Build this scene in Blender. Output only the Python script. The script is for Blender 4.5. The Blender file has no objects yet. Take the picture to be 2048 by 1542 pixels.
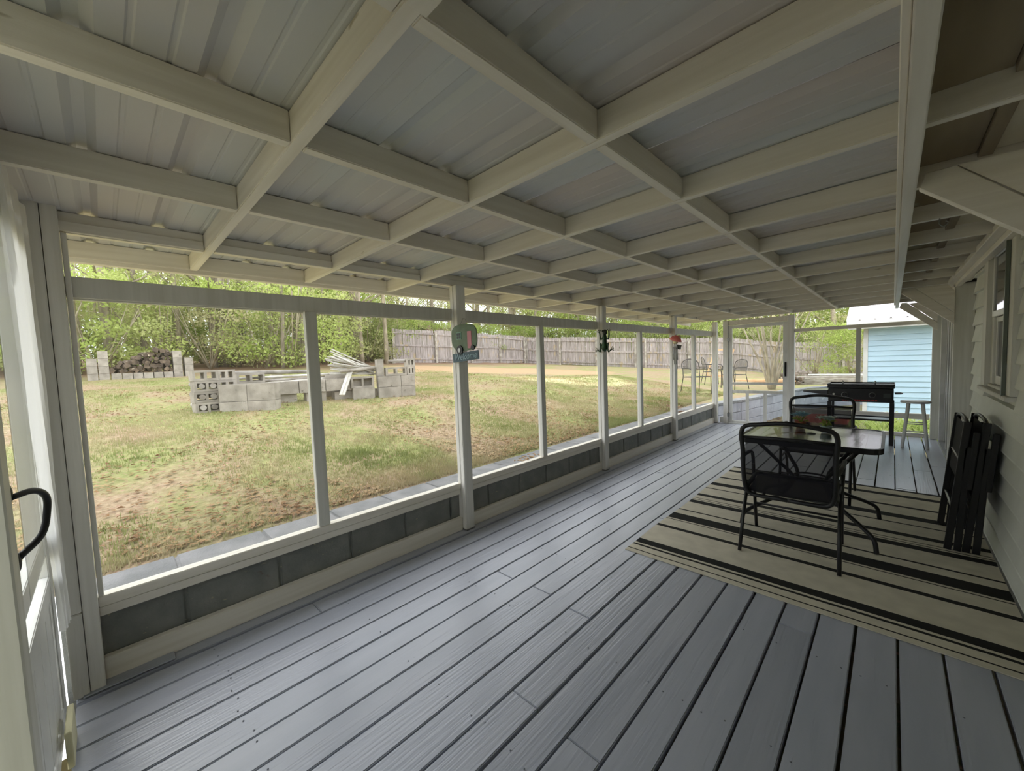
import bpy, bmesh, math, random
import numpy as np
from mathutils import Vector, Matrix, noise
random.seed(7); np.random.seed(7)
PI = math.pi
S = bpy.context.scene
C = S.collection

# ------------------------------------------------------------------ camera
CAM_F, CAM_YAW, CAM_PITCH, CAM_ROLL, CAM_H = 790.26, .7676, .0621, -.037, 1.378
def cam_axes():
    cy, sy, cp, sp = math.cos(CAM_YAW), math.sin(CAM_YAW), math.cos(CAM_PITCH), math.sin(CAM_PITCH)
    f = Vector((-sy*cp, cy*cp, -sp)); r = Vector((cy, sy, 0)); u = r.cross(f)
    cr, sr = math.cos(CAM_ROLL), math.sin(CAM_ROLL)
    return r*cr + u*sr, -r*sr + u*cr, f
R_, U_, F_ = cam_axes()
cd = bpy.data.cameras.new('camera'); cam = bpy.data.objects.new('camera', cd); C.objects.link(cam)
cd.sensor_width = 36.0; cd.lens = CAM_F/2048*36.0; cd.clip_start = .02; cd.clip_end = 400
M = Matrix((R_, U_, -F_)).transposed().to_4x4(); M.translation = (0, 0, CAM_H)
cam.matrix_world = M
S.camera = cam

# ------------------------------------------------------------------ sky, sun, exposure
W = bpy.data.worlds.new('sky'); S.world = W; W.use_nodes = True
wn = W.node_tree; bg = wn.nodes['Background']
bg.inputs[0].default_value = (.92, .96, 1.0, 1); bg.inputs[1].default_value = 1.5
sd = bpy.data.lights.new('sun', 'SUN'); so = bpy.data.objects.new('sun', sd); C.objects.link(so)
sd.energy = .6; sd.angle = math.radians(35); sd.color = (1, .96, .88)
so.rotation_euler = (math.radians(38), 0, math.radians(-70))
S.view_settings.view_transform = 'Standard'; S.view_settings.look = 'None'
S.view_settings.gamma = 1; S.view_settings.use_curve_mapping = False
S.view_settings.exposure = 1.1
S.cycles.max_bounces = 8; S.cycles.diffuse_bounces = 5; S.cycles.transparent_max_bounces = 16; S.cycles.adaptive_threshold = .02
S.cycles.glossy_bounces = 4; S.cycles.sample_clamp_indirect = 6

# ------------------------------------------------------------------ materials
def srgb(r, g, b):
    f = lambda c: (c/255/12.92) if c/255 <= .04045 else ((c/255+.055)/1.055)**2.4
    return (f(r), f(g), f(b), 1)
MATS = {}
def mat(name, col, rough=.6, metal=0, col2=None, scale=(4, 4, 4), amt=.5, bump=0, bscale=None, spec=.5,
        detail=4, rnd=0, coords='Object', lo=.35, hi=.65, spots=None, transmit=0, alpha=None, sheen=0):
    m = bpy.data.materials.new(name); m.use_nodes = True; n = m.node_tree; N = n.nodes; L = n.links
    b = N['Principled BSDF']; b.inputs['Roughness'].default_value = rough; b.inputs['Metallic'].default_value = metal
    b.inputs['Specular IOR Level'].default_value = spec
    tc = N.new('ShaderNodeTexCoord')
    def noise_tex(sc, det=detail, off=0):
        mp = N.new('ShaderNodeMapping'); mp.inputs['Scale'].default_value = sc
        mp.inputs['Location'].default_value = (off, off*2, off*3)
        if rnd:
            oi = N.new('ShaderNodeObjectInfo'); mu = N.new('ShaderNodeMath'); mu.operation = 'MULTIPLY'
            mu.inputs[1].default_value = 37; L.new(oi.outputs['Random'], mu.inputs[0])
            cb = N.new('ShaderNodeCombineXYZ'); [L.new(mu.outputs[0], cb.inputs[i]) for i in range(3)]
            va = N.new('ShaderNodeVectorMath'); va.operation = 'ADD'
            L.new(tc.outputs[coords], va.inputs[0]); L.new(cb.outputs[0], va.inputs[1]); L.new(va.outputs[0], mp.inputs[0])
        else: L.new(tc.outputs[coords], mp.inputs[0])
        t = N.new('ShaderNodeTexNoise'); t.inputs['Scale'].default_value = 1; t.inputs['Detail'].default_value = det
        L.new(mp.outputs[0], t.inputs['Vector']); return t
    def mix(f, a, bb):
        x = N.new('ShaderNodeMix'); x.data_type = 'RGBA'
        if isinstance(f, float): x.inputs[0].default_value = f
        else: L.new(f, x.inputs[0])
        for s, v in ((6, a), (7, bb)):
            if isinstance(v, tuple): x.inputs[s].default_value = v
            else: L.new(v, x.inputs[s])
        return x.outputs[2]
    def ramp(src, lo, hi):
        r = N.new('ShaderNodeMapRange'); r.inputs[1].default_value = lo; r.inputs[2].default_value = hi
        L.new(src, r.inputs[0]); return r.outputs[0]
    out = col
    if col2:
        out = mix(ramp(noise_tex(scale).outputs['Fac'], lo, hi), col, col2)
    if spots:                                   # (colour, scale, threshold)
        for i, (c3, s3, th) in enumerate(spots):
            out = mix(ramp(noise_tex(s3, 3, 5.3+i*3).outputs['Fac'], th, th+.06), out, c3)
    if rnd:
        oi = N.new('ShaderNodeObjectInfo'); hs = N.new('ShaderNodeHueSaturation')
        mr = N.new('ShaderNodeMapRange'); mr.inputs[3].default_value = 1-rnd; mr.inputs[4].default_value = 1+rnd
        L.new(oi.outputs['Random'], mr.inputs[0]); L.new(mr.outputs[0], hs.inputs['Value'])
        if isinstance(out, tuple): hs.inputs['Color'].default_value = out
        else: L.new(out, hs.inputs['Color'])
        out = hs.outputs[0]
    if isinstance(out, tuple): b.inputs['Base Color'].default_value = out
    else: L.new(out, b.inputs['Base Color'])
    if bump:
        bp = N.new('ShaderNodeBump'); bp.inputs['Strength'].default_value = bump; bp.inputs['Distance'].default_value = .01
        L.new(noise_tex(bscale or scale, 5, 1.7).outputs['Fac'], bp.inputs['Height']); L.new(bp.outputs[0], b.inputs['Normal'])
    if transmit: b.inputs['Transmission Weight'].default_value = transmit
    if alpha is not None:
        b.inputs['Alpha'].default_value = alpha
    MATS[name] = m; return m
def see_through(name, col, cover, rough=.5, spec=.5):
    m = bpy.data.materials.new(name); m.use_nodes = True; n = m.node_tree; N = n.nodes; L = n.links
    b = N['Principled BSDF']; b.inputs['Base Color'].default_value = col; b.inputs['Roughness'].default_value = rough
    b.inputs['Specular IOR Level'].default_value = spec
    t = N.new('ShaderNodeBsdfTransparent'); x = N.new('ShaderNodeMixShader'); x.inputs[0].default_value = cover
    L.new(t.outputs[0], x.inputs[1]); L.new(b.outputs[0], x.inputs[2]); L.new(x.outputs[0], N['Material Output'].inputs[0])
    return m
def leaf(name, c1, c2, c3, trans=.35):
    m = bpy.data.materials.new(name); m.use_nodes = True; n = m.node_tree; N = n.nodes; L = n.links
    N.remove(N['Principled BSDF'])
    tc = N.new('ShaderNodeTexCoord'); oi = N.new('ShaderNodeObjectInfo')
    t = N.new('ShaderNodeTexNoise'); t.inputs['Scale'].default_value = 1.3; t.inputs['Detail'].default_value = 2
    L.new(tc.outputs['Object'], t.inputs['Vector'])
    w = N.new('ShaderNodeTexWhiteNoise'); L.new(tc.outputs['Object'], w.inputs['Vector'])
    ad = N.new('ShaderNodeMath'); ad.operation = 'ADD'; L.new(t.outputs['Fac'], ad.inputs[0])
    mu = N.new('ShaderNodeMath'); mu.operation = 'MULTIPLY_ADD'; mu.inputs[1].default_value = .5; mu.inputs[2].default_value = -.25
    L.new(oi.outputs['Random'], mu.inputs[0]); L.new(mu.outputs[0], ad.inputs[1])
    r = N.new('ShaderNodeValToRGB'); e = r.color_ramp.elements
    e[0].position = .3; e[0].color = c1; e[1].position = .7; e[1].color = c3
    k = e.new(.5); k.color = c2
    L.new(ad.outputs[0], r.inputs[0])
    d = N.new('ShaderNodeBsdfDiffuse'); tr = N.new('ShaderNodeBsdfTranslucent'); x = N.new('ShaderNodeMixShader'); x.inputs[0].default_value = trans
    L.new(r.outputs[0], d.inputs[0]); L.new(r.outputs[0], tr.inputs[0])
    L.new(d.outputs[0], x.inputs[1]); L.new(tr.outputs[0], x.inputs[2]); L.new(x.outputs[0], N['Material Output'].inputs[0])
    return m

CREAM = srgb(236, 231, 220); CREAM2 = srgb(224, 218, 205)
PX = mat('painted_wood_x', CREAM, .5, col2=CREAM2, scale=(1.5, 30, 30), bump=.12, bscale=(3, 60, 60), rnd=.05,
         spots=[(srgb(150, 135, 95), (5, 14, 14), .74)])
PY = mat('painted_wood_y', CREAM, .5, col2=CREAM2, scale=(30, 1.5, 30), bump=.12, bscale=(60, 3, 60), rnd=.05,
         spots=[(srgb(150, 135, 95), (14, 5, 14), .74)])
PZ = mat('painted_wood_z', srgb(232, 230, 224), .5, col2=srgb(218, 216, 208), scale=(30, 30, 1.5), bump=.12, bscale=(60, 60, 3), rnd=.05,
         spots=[(srgb(140, 130, 100), (20, 20, 9), .75)])
PZG = mat('painted_wood_grey', srgb(220, 219, 212), .5, col2=srgb(206, 205, 196), scale=(30, 30, 1.5), bump=.1, rnd=.05)
ROOF = mat('galvanised_roof', srgb(204, 208, 210), .5, .05, col2=srgb(210, 202, 198), scale=(.8, 2.2, 3), detail=3, bump=.05, bscale=(3, 40, 3),
           spots=[(srgb(150, 145, 130), (14, 50, 14), .78)], rnd=.03)
DECK = mat('deck_paint', srgb(168, 172, 183), .30, col2=srgb(157, 162, 174), scale=(9, 1.2, 9), bump=.2, bscale=(90, 3, 60), rnd=.06, spec=.8,
           spots=[(srgb(96, 100, 106), (70, 26, 70), .76)])
CMUP = mat('painted_block', srgb(134, 135, 131), .8, col2=srgb(118, 121, 118), scale=(8, 8, 8), bump=.5, bscale=(60, 60, 60), rnd=.06,
           spots=[(srgb(170, 165, 140), (50, 26, 50), .68), (srgb(105, 70, 55), (9, 9, 9), .74)])
CMU = mat('concrete_block', srgb(180, 172, 160), .9, col2=srgb(150, 143, 132), scale=(7, 7, 7), bump=.6, bscale=(70, 70, 70), rnd=.12,
          spots=[(srgb(110, 104, 94), (12, 12, 12), .68)])
CAPM = mat('concrete_cap', srgb(146, 146, 148), .85, col2=srgb(118, 120, 122), scale=(6, 6, 6), bump=.5, bscale=(80, 80, 80), rnd=.08)
RETW = mat('retaining_paint', srgb(172, 174, 184), .8, col2=srgb(150, 152, 162), scale=(3, 3, 5), bump=.4, bscale=(50, 50, 50), rnd=.05,
           spots=[(srgb(215, 215, 215), (8, 8, 8), .68)])
SIDE = mat('siding_paint', srgb(224, 226, 218), .5, col2=srgb(212, 214, 206), scale=(3, 3, 3), bump=.06, rnd=.02,
           spots=[(srgb(206, 210, 208), (2, 2, 2), .66)])
BLUE = mat('blue_siding', srgb(196, 224, 240), .5, col2=srgb(190, 219, 237), scale=(2, 2, 2), rnd=.02)
WHITE = mat('white_gloss', srgb(226, 226, 222), .35, col2=srgb(212, 212, 208), scale=(5, 5, 5))
BLACK = mat('black_powder', (.012, .012, .014, 1), .4, spec=.4)
BLACKM = mat('black_matt', (.01, .01, .012, 1), .8, spec=.3)
SLING = see_through('mesh_sling', (.012, .012, .016, 1), .86, .8, .2)
SCREEN = see_through('insect_screen', (.48, .47, .45, 1), .12, .8, .2)
PLAST = see_through('clear_sheet', (.72, .74, .72, 1), .45, .25, .6)
PLAST2 = see_through('gathered_sheet', (.88, .88, .87, 1), .88, .3, .6)
_n = PLAST2.node_tree; _m = [x for x in _n.nodes if x.type == 'MIX_SHADER'][0]
_t = _n.nodes.new('ShaderNodeBsdfTranslucent'); _t.inputs[0].default_value = (.92, .92, .90, 1); _x = _n.nodes.new('ShaderNodeMixShader'); _x.inputs[0].default_value = .55
_n.links.new(_n.nodes['Principled BSDF'].outputs[0], _x.inputs[1]); _n.links.new(_t.outputs[0], _x.inputs[2]); _n.links.new(_x.outputs[0], _m.inputs[2])
GREYM = mat('grey_metal', srgb(150, 152, 150), .35, .8)
DARKST = mat('dark_stained_board', srgb(150, 136, 112), .6, col2=srgb(118, 104, 84), scale=(6, 1, 6), bump=.2,
             spots=[(srgb(166, 166, 148), (3, 3, 3), .6)])
SOFF = mat('soffit_panel', srgb(214, 206, 186), .6, col2=srgb(200, 192, 170), scale=(3, 3, 3))
WGREY = mat('weathered_picket', srgb(186, 176, 172), .9, col2=srgb(146, 136, 130), scale=(16, 16, 2), bump=.3, rnd=.16,
            spots=[(srgb(176, 158, 130), (3, 3, 2), .6)])
LUMB = mat('fresh_lumber', srgb(222, 186, 144), .8, col2=srgb(204, 164, 122), scale=(3, 12, 12), rnd=.15)
OLDW = mat('old_grey_lumber', srgb(190, 184, 172), .85, col2=srgb(140, 130, 118), scale=(6, 6, 6), rnd=.2, bump=.2)
BARK = mat('bark', srgb(166, 154, 136), .95, col2=srgb(126, 116, 100), scale=(9, 9, 2), bump=.8, bscale=(20, 20, 5), rnd=.2)
BARKL = mat('pale_bark', srgb(176, 166, 142), .9, col2=srgb(138, 126, 104), scale=(8, 8, 3), bump=.4, rnd=.1)
LOGM = mat('split_log', srgb(122, 106, 90), .95, col2=srgb(78, 66, 56), scale=(8, 8, 8), bump=.7, rnd=.35,
           spots=[(srgb(190, 176, 156), (9, 9, 9), .62)])
PIPE = mat('grey_pole', srgb(178, 172, 164), .7, col2=srgb(134, 126, 116), scale=(6, 6, 6), rnd=.18)
STICK = mat('pale_stick', srgb(214, 210, 200), .7, col2=srgb(168, 162, 150), scale=(5, 5, 5), rnd=.15)
RED = mat('faded_red', srgb(214, 92, 84), .6, col2=srgb(224, 130, 120), scale=(6, 6, 6))
GLASS = mat('window_glass', (.02, .025, .022, 1), .04, spec=.9)
TGLASS = see_through('table_glass', (.02, .025, .02, 1), .55, .12, 1.0)
LEAFA = leaf('leaf_spring', srgb(158, 170, 104), srgb(186, 196, 124), srgb(210, 214, 154), .5)
LEAFB = leaf('leaf_olive', srgb(150, 154, 106), srgb(180, 180, 130), srgb(206, 200, 158), .5)
LEAFC = leaf('leaf_fresh', srgb(160, 180, 94), srgb(182, 200, 112), srgb(204, 214, 138), .5)
GRASS = leaf('grass_blade', srgb(134, 146, 84), srgb(162, 168, 110), srgb(190, 178, 142), .35)
LITTER = leaf('fallen_leaf', srgb(132, 100, 74), srgb(176, 146, 110), srgb(204, 184, 150), .1)

# ------------------------------------------------------------------ builders
class MB:
    def __init__(s): s.v = []; s.f = []; s.mi = []; s.sm = []
    def add(s, vs, fs, mi=0, sm=False):
        o = len(s.v); s.v += [tuple(v) for v in vs]; s.f += [tuple(i+o for i in f) for f in fs]
        s.mi += [mi]*len(fs); s.sm += [sm]*len(fs); return s
    def box(s, x0, x1, y0, y1, z0, z1, mi=0, m=None):
        vs = [(x, y, z) for x in (x0, x1) for y in (y0, y1) for z in (z0, z1)]
        if m is not None: vs = [tuple(m @ Vector(v)) for v in vs]
        return s.add(vs, [(0, 1, 3, 2), (4, 6, 7, 5), (0, 4, 5, 1), (2, 3, 7, 6), (0, 2, 6, 4), (1, 5, 7, 3)], mi)
    def beam(s, p0, p1, w, h, up=(0, 0, 1), mi=0):          # rectangular bar from p0 to p1
        p0, p1 = Vector(p0), Vector(p1); d = (p1-p0).normalized(); a = d.cross(Vector(up))
        if a.length < 1e-4: a = d.cross(Vector((1, 0, 0)))
        a.normalize(); b = a.cross(d)
        vs = []
        for p in (p0, p1):
            for i, j in ((-1, -1), (1, -1), (1, 1), (-1, 1)): vs.append(p + a*i*w/2 + b*j*h/2)
        return s.add(vs, [(3, 2, 1, 0), (4, 5, 6, 7), (0, 1, 5, 4), (1, 2, 6, 5), (2, 3, 7, 6), (3, 0, 4, 7)], mi)
    def tube(s, pts, r, n=8, mi=0, closed=False, sq=None, cap=True):
        pts = [Vector(p) for p in pts]; k = len(pts); rings = []
        up = Vector((0, 0, 1)); prev = None
        for i, p in enumerate(pts):
            if closed: d = (pts[(i+1) % k]-pts[i-1])
            else: d = pts[min(i+1, k-1)]-pts[max(i-1, 0)]
            d.normalize()
            a = d.cross(up) if prev is None else prev - d*prev.dot(d)
            if a.length < 1e-4: a = d.cross(Vector((1, 0, 0)))
            a.normalize(); prev = a; b = a.cross(d)
            rr = r[i] if isinstance(r, (list, tuple)) else r
            ry = rr*(sq or 1)
            rings.append([p + a*math.cos(2*PI*j/n)*rr + b*math.sin(2*PI*j/n)*ry for j in range(n)])
        vs = [v for rg in rings for v in rg]; fs = []
        for i in range(k if closed else k-1):
            o, q = i*n, ((i+1) % k)*n
            for j in range(n): fs.append((o+j, o+(j+1) % n, q+(j+1) % n, q+j))
        s.add(vs, fs, mi, True)
        if cap and not closed:
            o = len(s.v)-len(vs)
            s.f += [tuple(o+j for j in reversed(range(n))), tuple(o+(k-1)*n+j for j in range(n))]; s.mi += [mi]*2; s.sm += [False]*2
        return s
    def prism(s, poly, t0, t1, axis='y', mi=0):              # polygon extruded along an axis
        n = len(poly)
        def P(a, b, t): return (a, t, b) if axis == 'y' else ((t, a, b) if axis == 'x' else (a, b, t))
        vs = [P(a, b, t0) for a, b in poly]+[P(a, b, t1) for a, b in poly]
        fs = [tuple(range(n)), tuple(range(2*n-1, n-1, -1))]+[(i, i+n, (i+1) % n+n, (i+1) % n) for i in range(n)]
        return s.add(vs, fs, mi)
    def lathe(s, prof, n=24, c=(0, 0, 0), mi=0):
        vs = []; fs = []
        for r, z in prof:
            for j in range(n): vs.append((c[0]+r*math.cos(2*PI*j/n), c[1]+r*math.sin(2*PI*j/n), c[2]+z))
        for i in range(len(prof)-1):
            for j in range(n): fs.append((i*n+j, i*n+(j+1) % n, (i+1)*n+(j+1) % n, (i+1)*n+j))
        s.add(vs, fs, mi, True); return s
    def blob(s, c, r, nu=10, nv=7, mi=0, jit=0):
        vs = []; fs = []
        rx, ry, rz = r if isinstance(r, (tuple, list)) else (r, r, r)
        for i in range(nv+1):
            t = PI*i/nv
            for j in range(nu):
                a = 2*PI*j/nu; k = 1+random.uniform(-jit, jit)
                vs.append((c[0]+rx*k*math.sin(t)*math.cos(a), c[1]+ry*k*math.sin(t)*math.sin(a), c[2]+rz*k*math.cos(t)))
        for i in range(nv):
            for j in range(nu): fs.append((i*nu+j, (i+1)*nu+j, (i+1)*nu+(j+1) % nu, i*nu+(j+1) % nu))
        return s.add(vs, fs, mi, True)
    def mesh(s, name, mats, bevel=0, seg=1):
        me = bpy.data.meshes.new(name); me.from_pydata(s.v, [], s.f)
        for m in (mats if isinstance(mats, (list, tuple)) else [mats]): me.materials.append(m)
        me.polygons.foreach_set('material_index', s.mi); me.polygons.foreach_set('use_smooth', s.sm)
        bm = bmesh.new(); bm.from_mesh(me)
        bmesh.ops.recalc_face_normals(bm, faces=bm.faces)
        if bevel:
            ed = [e for e in bm.edges if len(e.link_faces) == 2 and e.calc_face_angle(0) > .8]
            bmesh.ops.bevel(bm, geom=ed, offset=bevel, segments=seg, affect='EDGES', clamp_overlap=True)
        bm.to_mesh(me); bm.free(); me.update(); return me
    def build(s, name, mats, parent=None, loc=(0, 0, 0), rot=(0, 0, 0), bevel=0, seg=1):
        return link(name, s.mesh(name, mats, bevel, seg), parent, loc, rot)
def link(name, me, parent=None, loc=(0, 0, 0), rot=(0, 0, 0), sc=None):
    o = bpy.data.objects.new(name, me); C.objects.link(o); o.location = loc; o.rotation_euler = rot
    if sc is not None: o.scale = (sc, sc, sc) if isinstance(sc, (int, float)) else sc
    if parent: o.parent = parent
    return o
def tag(o, label, cat, group=None, kind=None):
    o['label'] = label; o['category'] = cat
    if group: o['group'] = group
    if kind: o['kind'] = kind
    return o
def thing(name, label, cat, loc=(0, 0, 0), rotz=0, group=None):
    o = link(name, None, None, loc, (0, 0, rotz)); return tag(o, label, cat, group)
def struct(name):
    o = link(name, None); o['kind'] = 'structure'; return o
def copy_tree(o, parent=None):
    c = o.copy(); C.objects.link(c); c.parent = parent
    for ch in o.children: copy_tree(ch, c)
    return c
def hull(pts): # rounded-rectangle helper
    return pts
def round_rect(x0, x1, y0, y1, r, n=5):
    out = []
    for cx, cy, a0 in ((x1-r, y1-r, 0), (x0+r, y1-r, PI/2), (x0+r, y0+r, PI), (x1-r, y0+r, 3*PI/2)):
        for i in range(n+1):
            a = a0+PI/2*i/n; out.append((cx+r*math.cos(a), cy+r*math.sin(a)))
    return out
def smooth_path(pts, n=5):                                   # Catmull-Rom
    P = [Vector(p) for p in pts]; P = [P[0]*2-P[1]]+P+[P[-1]*2-P[-2]]; out = []
    for i in range(1, len(P)-2):
        for k in range(n):
            t = k/n; a, b, c, d = P[i-1:i+3]
            out.append(.5*((2*b)+(c-a)*t+(2*a-5*b+4*c-d)*t*t+(3*b-a-3*c+d)*t**3))
    return out+[P[-2]]

# ------------------------------------------------------------------ key dimensions
XL = -2.489                    # inner face of the left posts
XK = -2.575                    # inner face of the knee wall
POST_Y = [-.17, 1.984, 4.165, 6.33, 8.38]
END = 8.47                     # far screen wall
RAF0, RAFD = .4117, .641
def zb(x): return 2.0073+.0091*(x+1.2143)                    # underside of the rafters
ROWS = [-3.03, -2.55, -1.8314, -1.2143, -.6289]

# ================================================================== SETTING: floor
floor = struct('floor')
joints = {-3: [.77, 5.2], -2: [3.4], -1: [6.4], 0: [4.49], 1: [1.72], 2: [5.96], 3: [1.74, 6.9], 4: [3.2], 5: [1.705, 6.6], 6: [1.105, 4.9],
          7: [3.9], 8: [1.087, 5.7], 9: [6.1], 10: [2.9], 11: [2.3, 6.8], 12: [5.5], 13: [7.1], 14: [5.3], 15: [6.2], 16: [6.5], 17: [3.4]}
me_cache = {}
def board_mesh(w, l, t=.032):
    k = (round(w, 3), round(l, 2))
    if k not in me_cache:
        me_cache[k] = MB().box(0, w, 0, l, -t, 0).mesh('floor_board', DECK, .0035, 2)
    return me_cache[k]
for k in range(-4, 17):
    x0 = -2.0048+.146*k+.004; w = .146-(.0055+.0028*(k % 3 == 0)+(.0035 if k >= 5 else 0))
    if k == -4: x0, w = -2.571, .112
    if k == 16: w = .150
    ys = [-.17]+joints.get(k, [])+[END+.02]
    for a, b in zip(ys[:-1], ys[1:]):
        link('floor_board', board_mesh(w, b-a-.003), floor, (x0, a, random.uniform(-.0012, .0012)))
MB().box(-2.575, -2.468, -.15, .155, .0025, .010).build('floor_board', DECK, floor, bevel=.003)
for y in (-.1, 1.1, 2.3, 3.5, 4.7, 5.9, 7.1, 8.3):
    MB().box(-2.57, .5, y, y+.04, -.17, -.036).build('floor_joist', BARK, floor)
# screw heads
mb = MB()
for k in range(-3, 16):
    for y in [0.3+.61*i for i in range(13)]:
        for dx in (.03, .11):
            if random.random() < .35: continue
            mb.lathe([(.0035, 0), (.0035, .0006), (.0, .0006)], 8, (-2.0048+.146*k+dx+random.uniform(-.006, .006), y+random.uniform(-.015, .015), .001))
o = mb.build('screw_heads', mat('screw_head', srgb(112, 116, 124), .5, .2), floor); o['kind'] = 'stuff'

# ================================================================== SETTING: ceiling
ceil = struct('ceiling')
# roof sheets: ribs run along X, 0.234 apart
def roof_profile(y0, y1):
    pts = []; y = y0
    return pts
RIB = .2345; RIBY0 = -.004-RIB*2
sheet = []
mb = MB(); prof = []
for i in range(4):
    b = i*RIB
    prof += [(b-.032, 0), (b-.012, .019), (b+.012, .019), (b+.032, 0), (b+.075, 0), (b+.079, .003), (b+.087, .003), (b+.091, 0),
             (b+.145, 0), (b+.149, .003), (b+.157, .003), (b+.161, 0)]
prof += [(4*RIB-.032, 0)]
def sheet_mesh(x0, x1):
    vs = []; fs = []; n = len(prof); xs = [x0, (x0+x1)/2, x1]
    for x in xs:
        for y, z in prof: vs.append((x, y, z+.0091*x))
    for x in xs:
        for y, z in prof: vs.append((x, y, z+.0091*x+.0012))
    for i in range(len(xs)-1):
        for j in range(n-1):
            fs.append((i*n+j, i*n+j+1, (i+1)*n+j+1, (i+1)*n+j))
            o = len(xs)*n; fs.append((o+(i+1)*n+j, o+(i+1)*n+j+1, o+i*n+j+1, o+i*n+j))
    me = bpy.data.meshes.new('roof_panel'); me.from_pydata(vs, [], fs); me.materials.append(ROOF); me.update(); return me
RZ = 2.0073+.0091*1.2143+.0875
sm_ = sheet_mesh(-3.13, .62)
for i in range(10):
    link('roof_panel', sm_, ceil, (0, RIBY0+.032+i*4*RIB-.02, RZ+.0014*(i % 2)))
# rafters
raf = []
for k in range(-1, 13):
    y = RAF0+RAFD*k
    for x0, x1 in ((-3.05, .014),):
        vs = []
        for x in (x0, x1):
            for yy in (y, y+.038):
                vs += [(x, yy, zb(x)), (x, yy, zb(x)+.0865)]
        m = MB().add(vs, [(0, 1, 3, 2), (4, 6, 7, 5), (0, 4, 5, 1), (2, 3, 7, 6), (0, 2, 6, 4), (1, 5, 7, 3)])
        m.build('rafter', PX, ceil, bevel=.003, seg=2)
    for i, X in enumerate(ROWS):
        if k == 12: continue
        y0 = y+.039; y1 = y+RAFD-.001; dz = random.uniform(-.003, .003)
        if i == 0: X = -3.03
        MB().box(X-.038, X, y0, y1, zb(X)+dz+(.004 if i == 0 else 0), zb(X)+.086).build('blocking', PY, ceil, bevel=.003, seg=2)
        if i == 1:
            MB().box(X-.02, X+.012, y0+.002, y1-.002, zb(X)+.002, zb(X)+.045).build('ledger_strip', PY, ceil, bevel=.002)
MB().box(-3.092, -3.052, -.45, END+.14, zb(-3.05)-.02, zb(-3.05)+.09).build('fascia_board', PY, ceil, bevel=.003)
# long carrying beam and everything on the house side of it
MB().box(.016, .054, -.4, END, 1.958, 2.105).build('carrying_beam', PY, ceil, bevel=.003, seg=2)
MB().box(.0, .0155, -.4, END-.3, 1.985, 2.018).build('beam_strip', PY, ceil, bevel=.002)
for k in range(-1, 13):
    y = RAF0+RAFD*k+.006
    MB().box(.055, .50, y, y+.038, 2.0165, 2.105).build('rafter', PX, ceil, bevel=.003, seg=2)
    if k < 12:
        y0, y1 = y+.04, y+RAFD-.002
        MB().box(.056, .215, y0, y1, 2.094, 2.104).build('dark_board', DARKST, ceil)
        MB().box(.217, .255, y0, y1, 2.075, 2.104).build('nailer', DARKST, ceil, bevel=.002)
        MB().box(.257, .50, y0, y1, 2.092, 2.102).build('soffit_panel', SOFF, ceil)
MB().box(.405, .455, -.4, END, 2.010, 2.05).build('header', PY, ceil, bevel=.003)
MB().box(.455, .50, -.4, END, 1.975, 2.015).build('header', PY, ceil, bevel=.003)
# roof above the house side, closed to the sky
MB().box(-.1, 3.2, -6, END+.1, 2.14, 2.2).build('house_roof', ROOF, ceil)
# knee braces
def brace(y):
    poly = [(.06, 1.957), (.075, 2.008), (.15, 2.010), (.304, 1.855), (.456, 1.70), (.456, 1.59), (.307, 1.735)]
    MB().prism(poly, y, y+.038, 'y').build('knee_brace', PX, ceil, bevel=.003)
    poly = [(.155, 2.010), (.40, 2.010), (.455, 1.93), (.455, 1.71), (.306, 1.862)]
    MB().prism(poly, y+.006, y+.03, 'y').build('gusset_board', PX, ceil)
for y in (2.14, 6.165, 8.34): brace(y)
MB().box(-.62, -.40, RAF0-.004, RAF0+.042, zb(-.5)-.012, zb(-.5)-.0005).build('splice_plate', PX, ceil, bevel=.002)
MB().box(-.58, -.46, RAF0-.085, RAF0-.006, zb(-.5)-.010, zb(-.5)+.03).build('splice_plate', PX, ceil, bevel=.002)
# small cup hook with a loop of wire
mb = MB(); mb.tube(smooth_path([(.16, 2.99, 2.02), (.16, 2.99, 1.99), (.175, 2.99, 1.975), (.19, 2.99, 1.99), (.18, 2.99, 2.0)]), .003, 6)
mb.build('cup_hook', GREYM, ceil)

# ================================================================== SETTING: left wall
wl = struct('wall_left')
def cmu_solid(parent, x0, x1, y0, y1, z0, z1, m, name='concrete_block', b=.006):
    return MB().box(x0, x1, y0, y1, z0, z1).build(name, m, parent, bevel=b, seg=2)
y = .221-.42*2
jn = [-.62, -.199, .221, .648, 1.071, 1.476, 1.894, 2.31, 2.72, 3.13, 3.54, 3.96, 4.37, 4.78, 5.19, 5.6, 6.01, 6.42, 6.83, 7.24, 7.65, 8.06, 8.47]
for i in range(1, len(jn)-1):
    a, b = jn[i]+.006, jn[i+1]-.006
    cmu_solid(wl, XK-.19, XK-random.uniform(0, .002), a, b, .100, .297, CMUP)
    cmu_solid(wl, XK-.19, XK, a+.2, b+.19, -.11, .088, CMUP)
    cmu_solid(wl, XK-.36, XK-.02, a, b, .303, .343, CAPM, 'cap_block', .004)
MB().box(XK-.18, XK-.012, -.2, END, -.25, .30).build('mortar_core', CMUP, wl)
MB().box(XK-.34, XK-.03, -.2, END, .05, .337).build('mortar_core', CAPM, wl)
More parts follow.
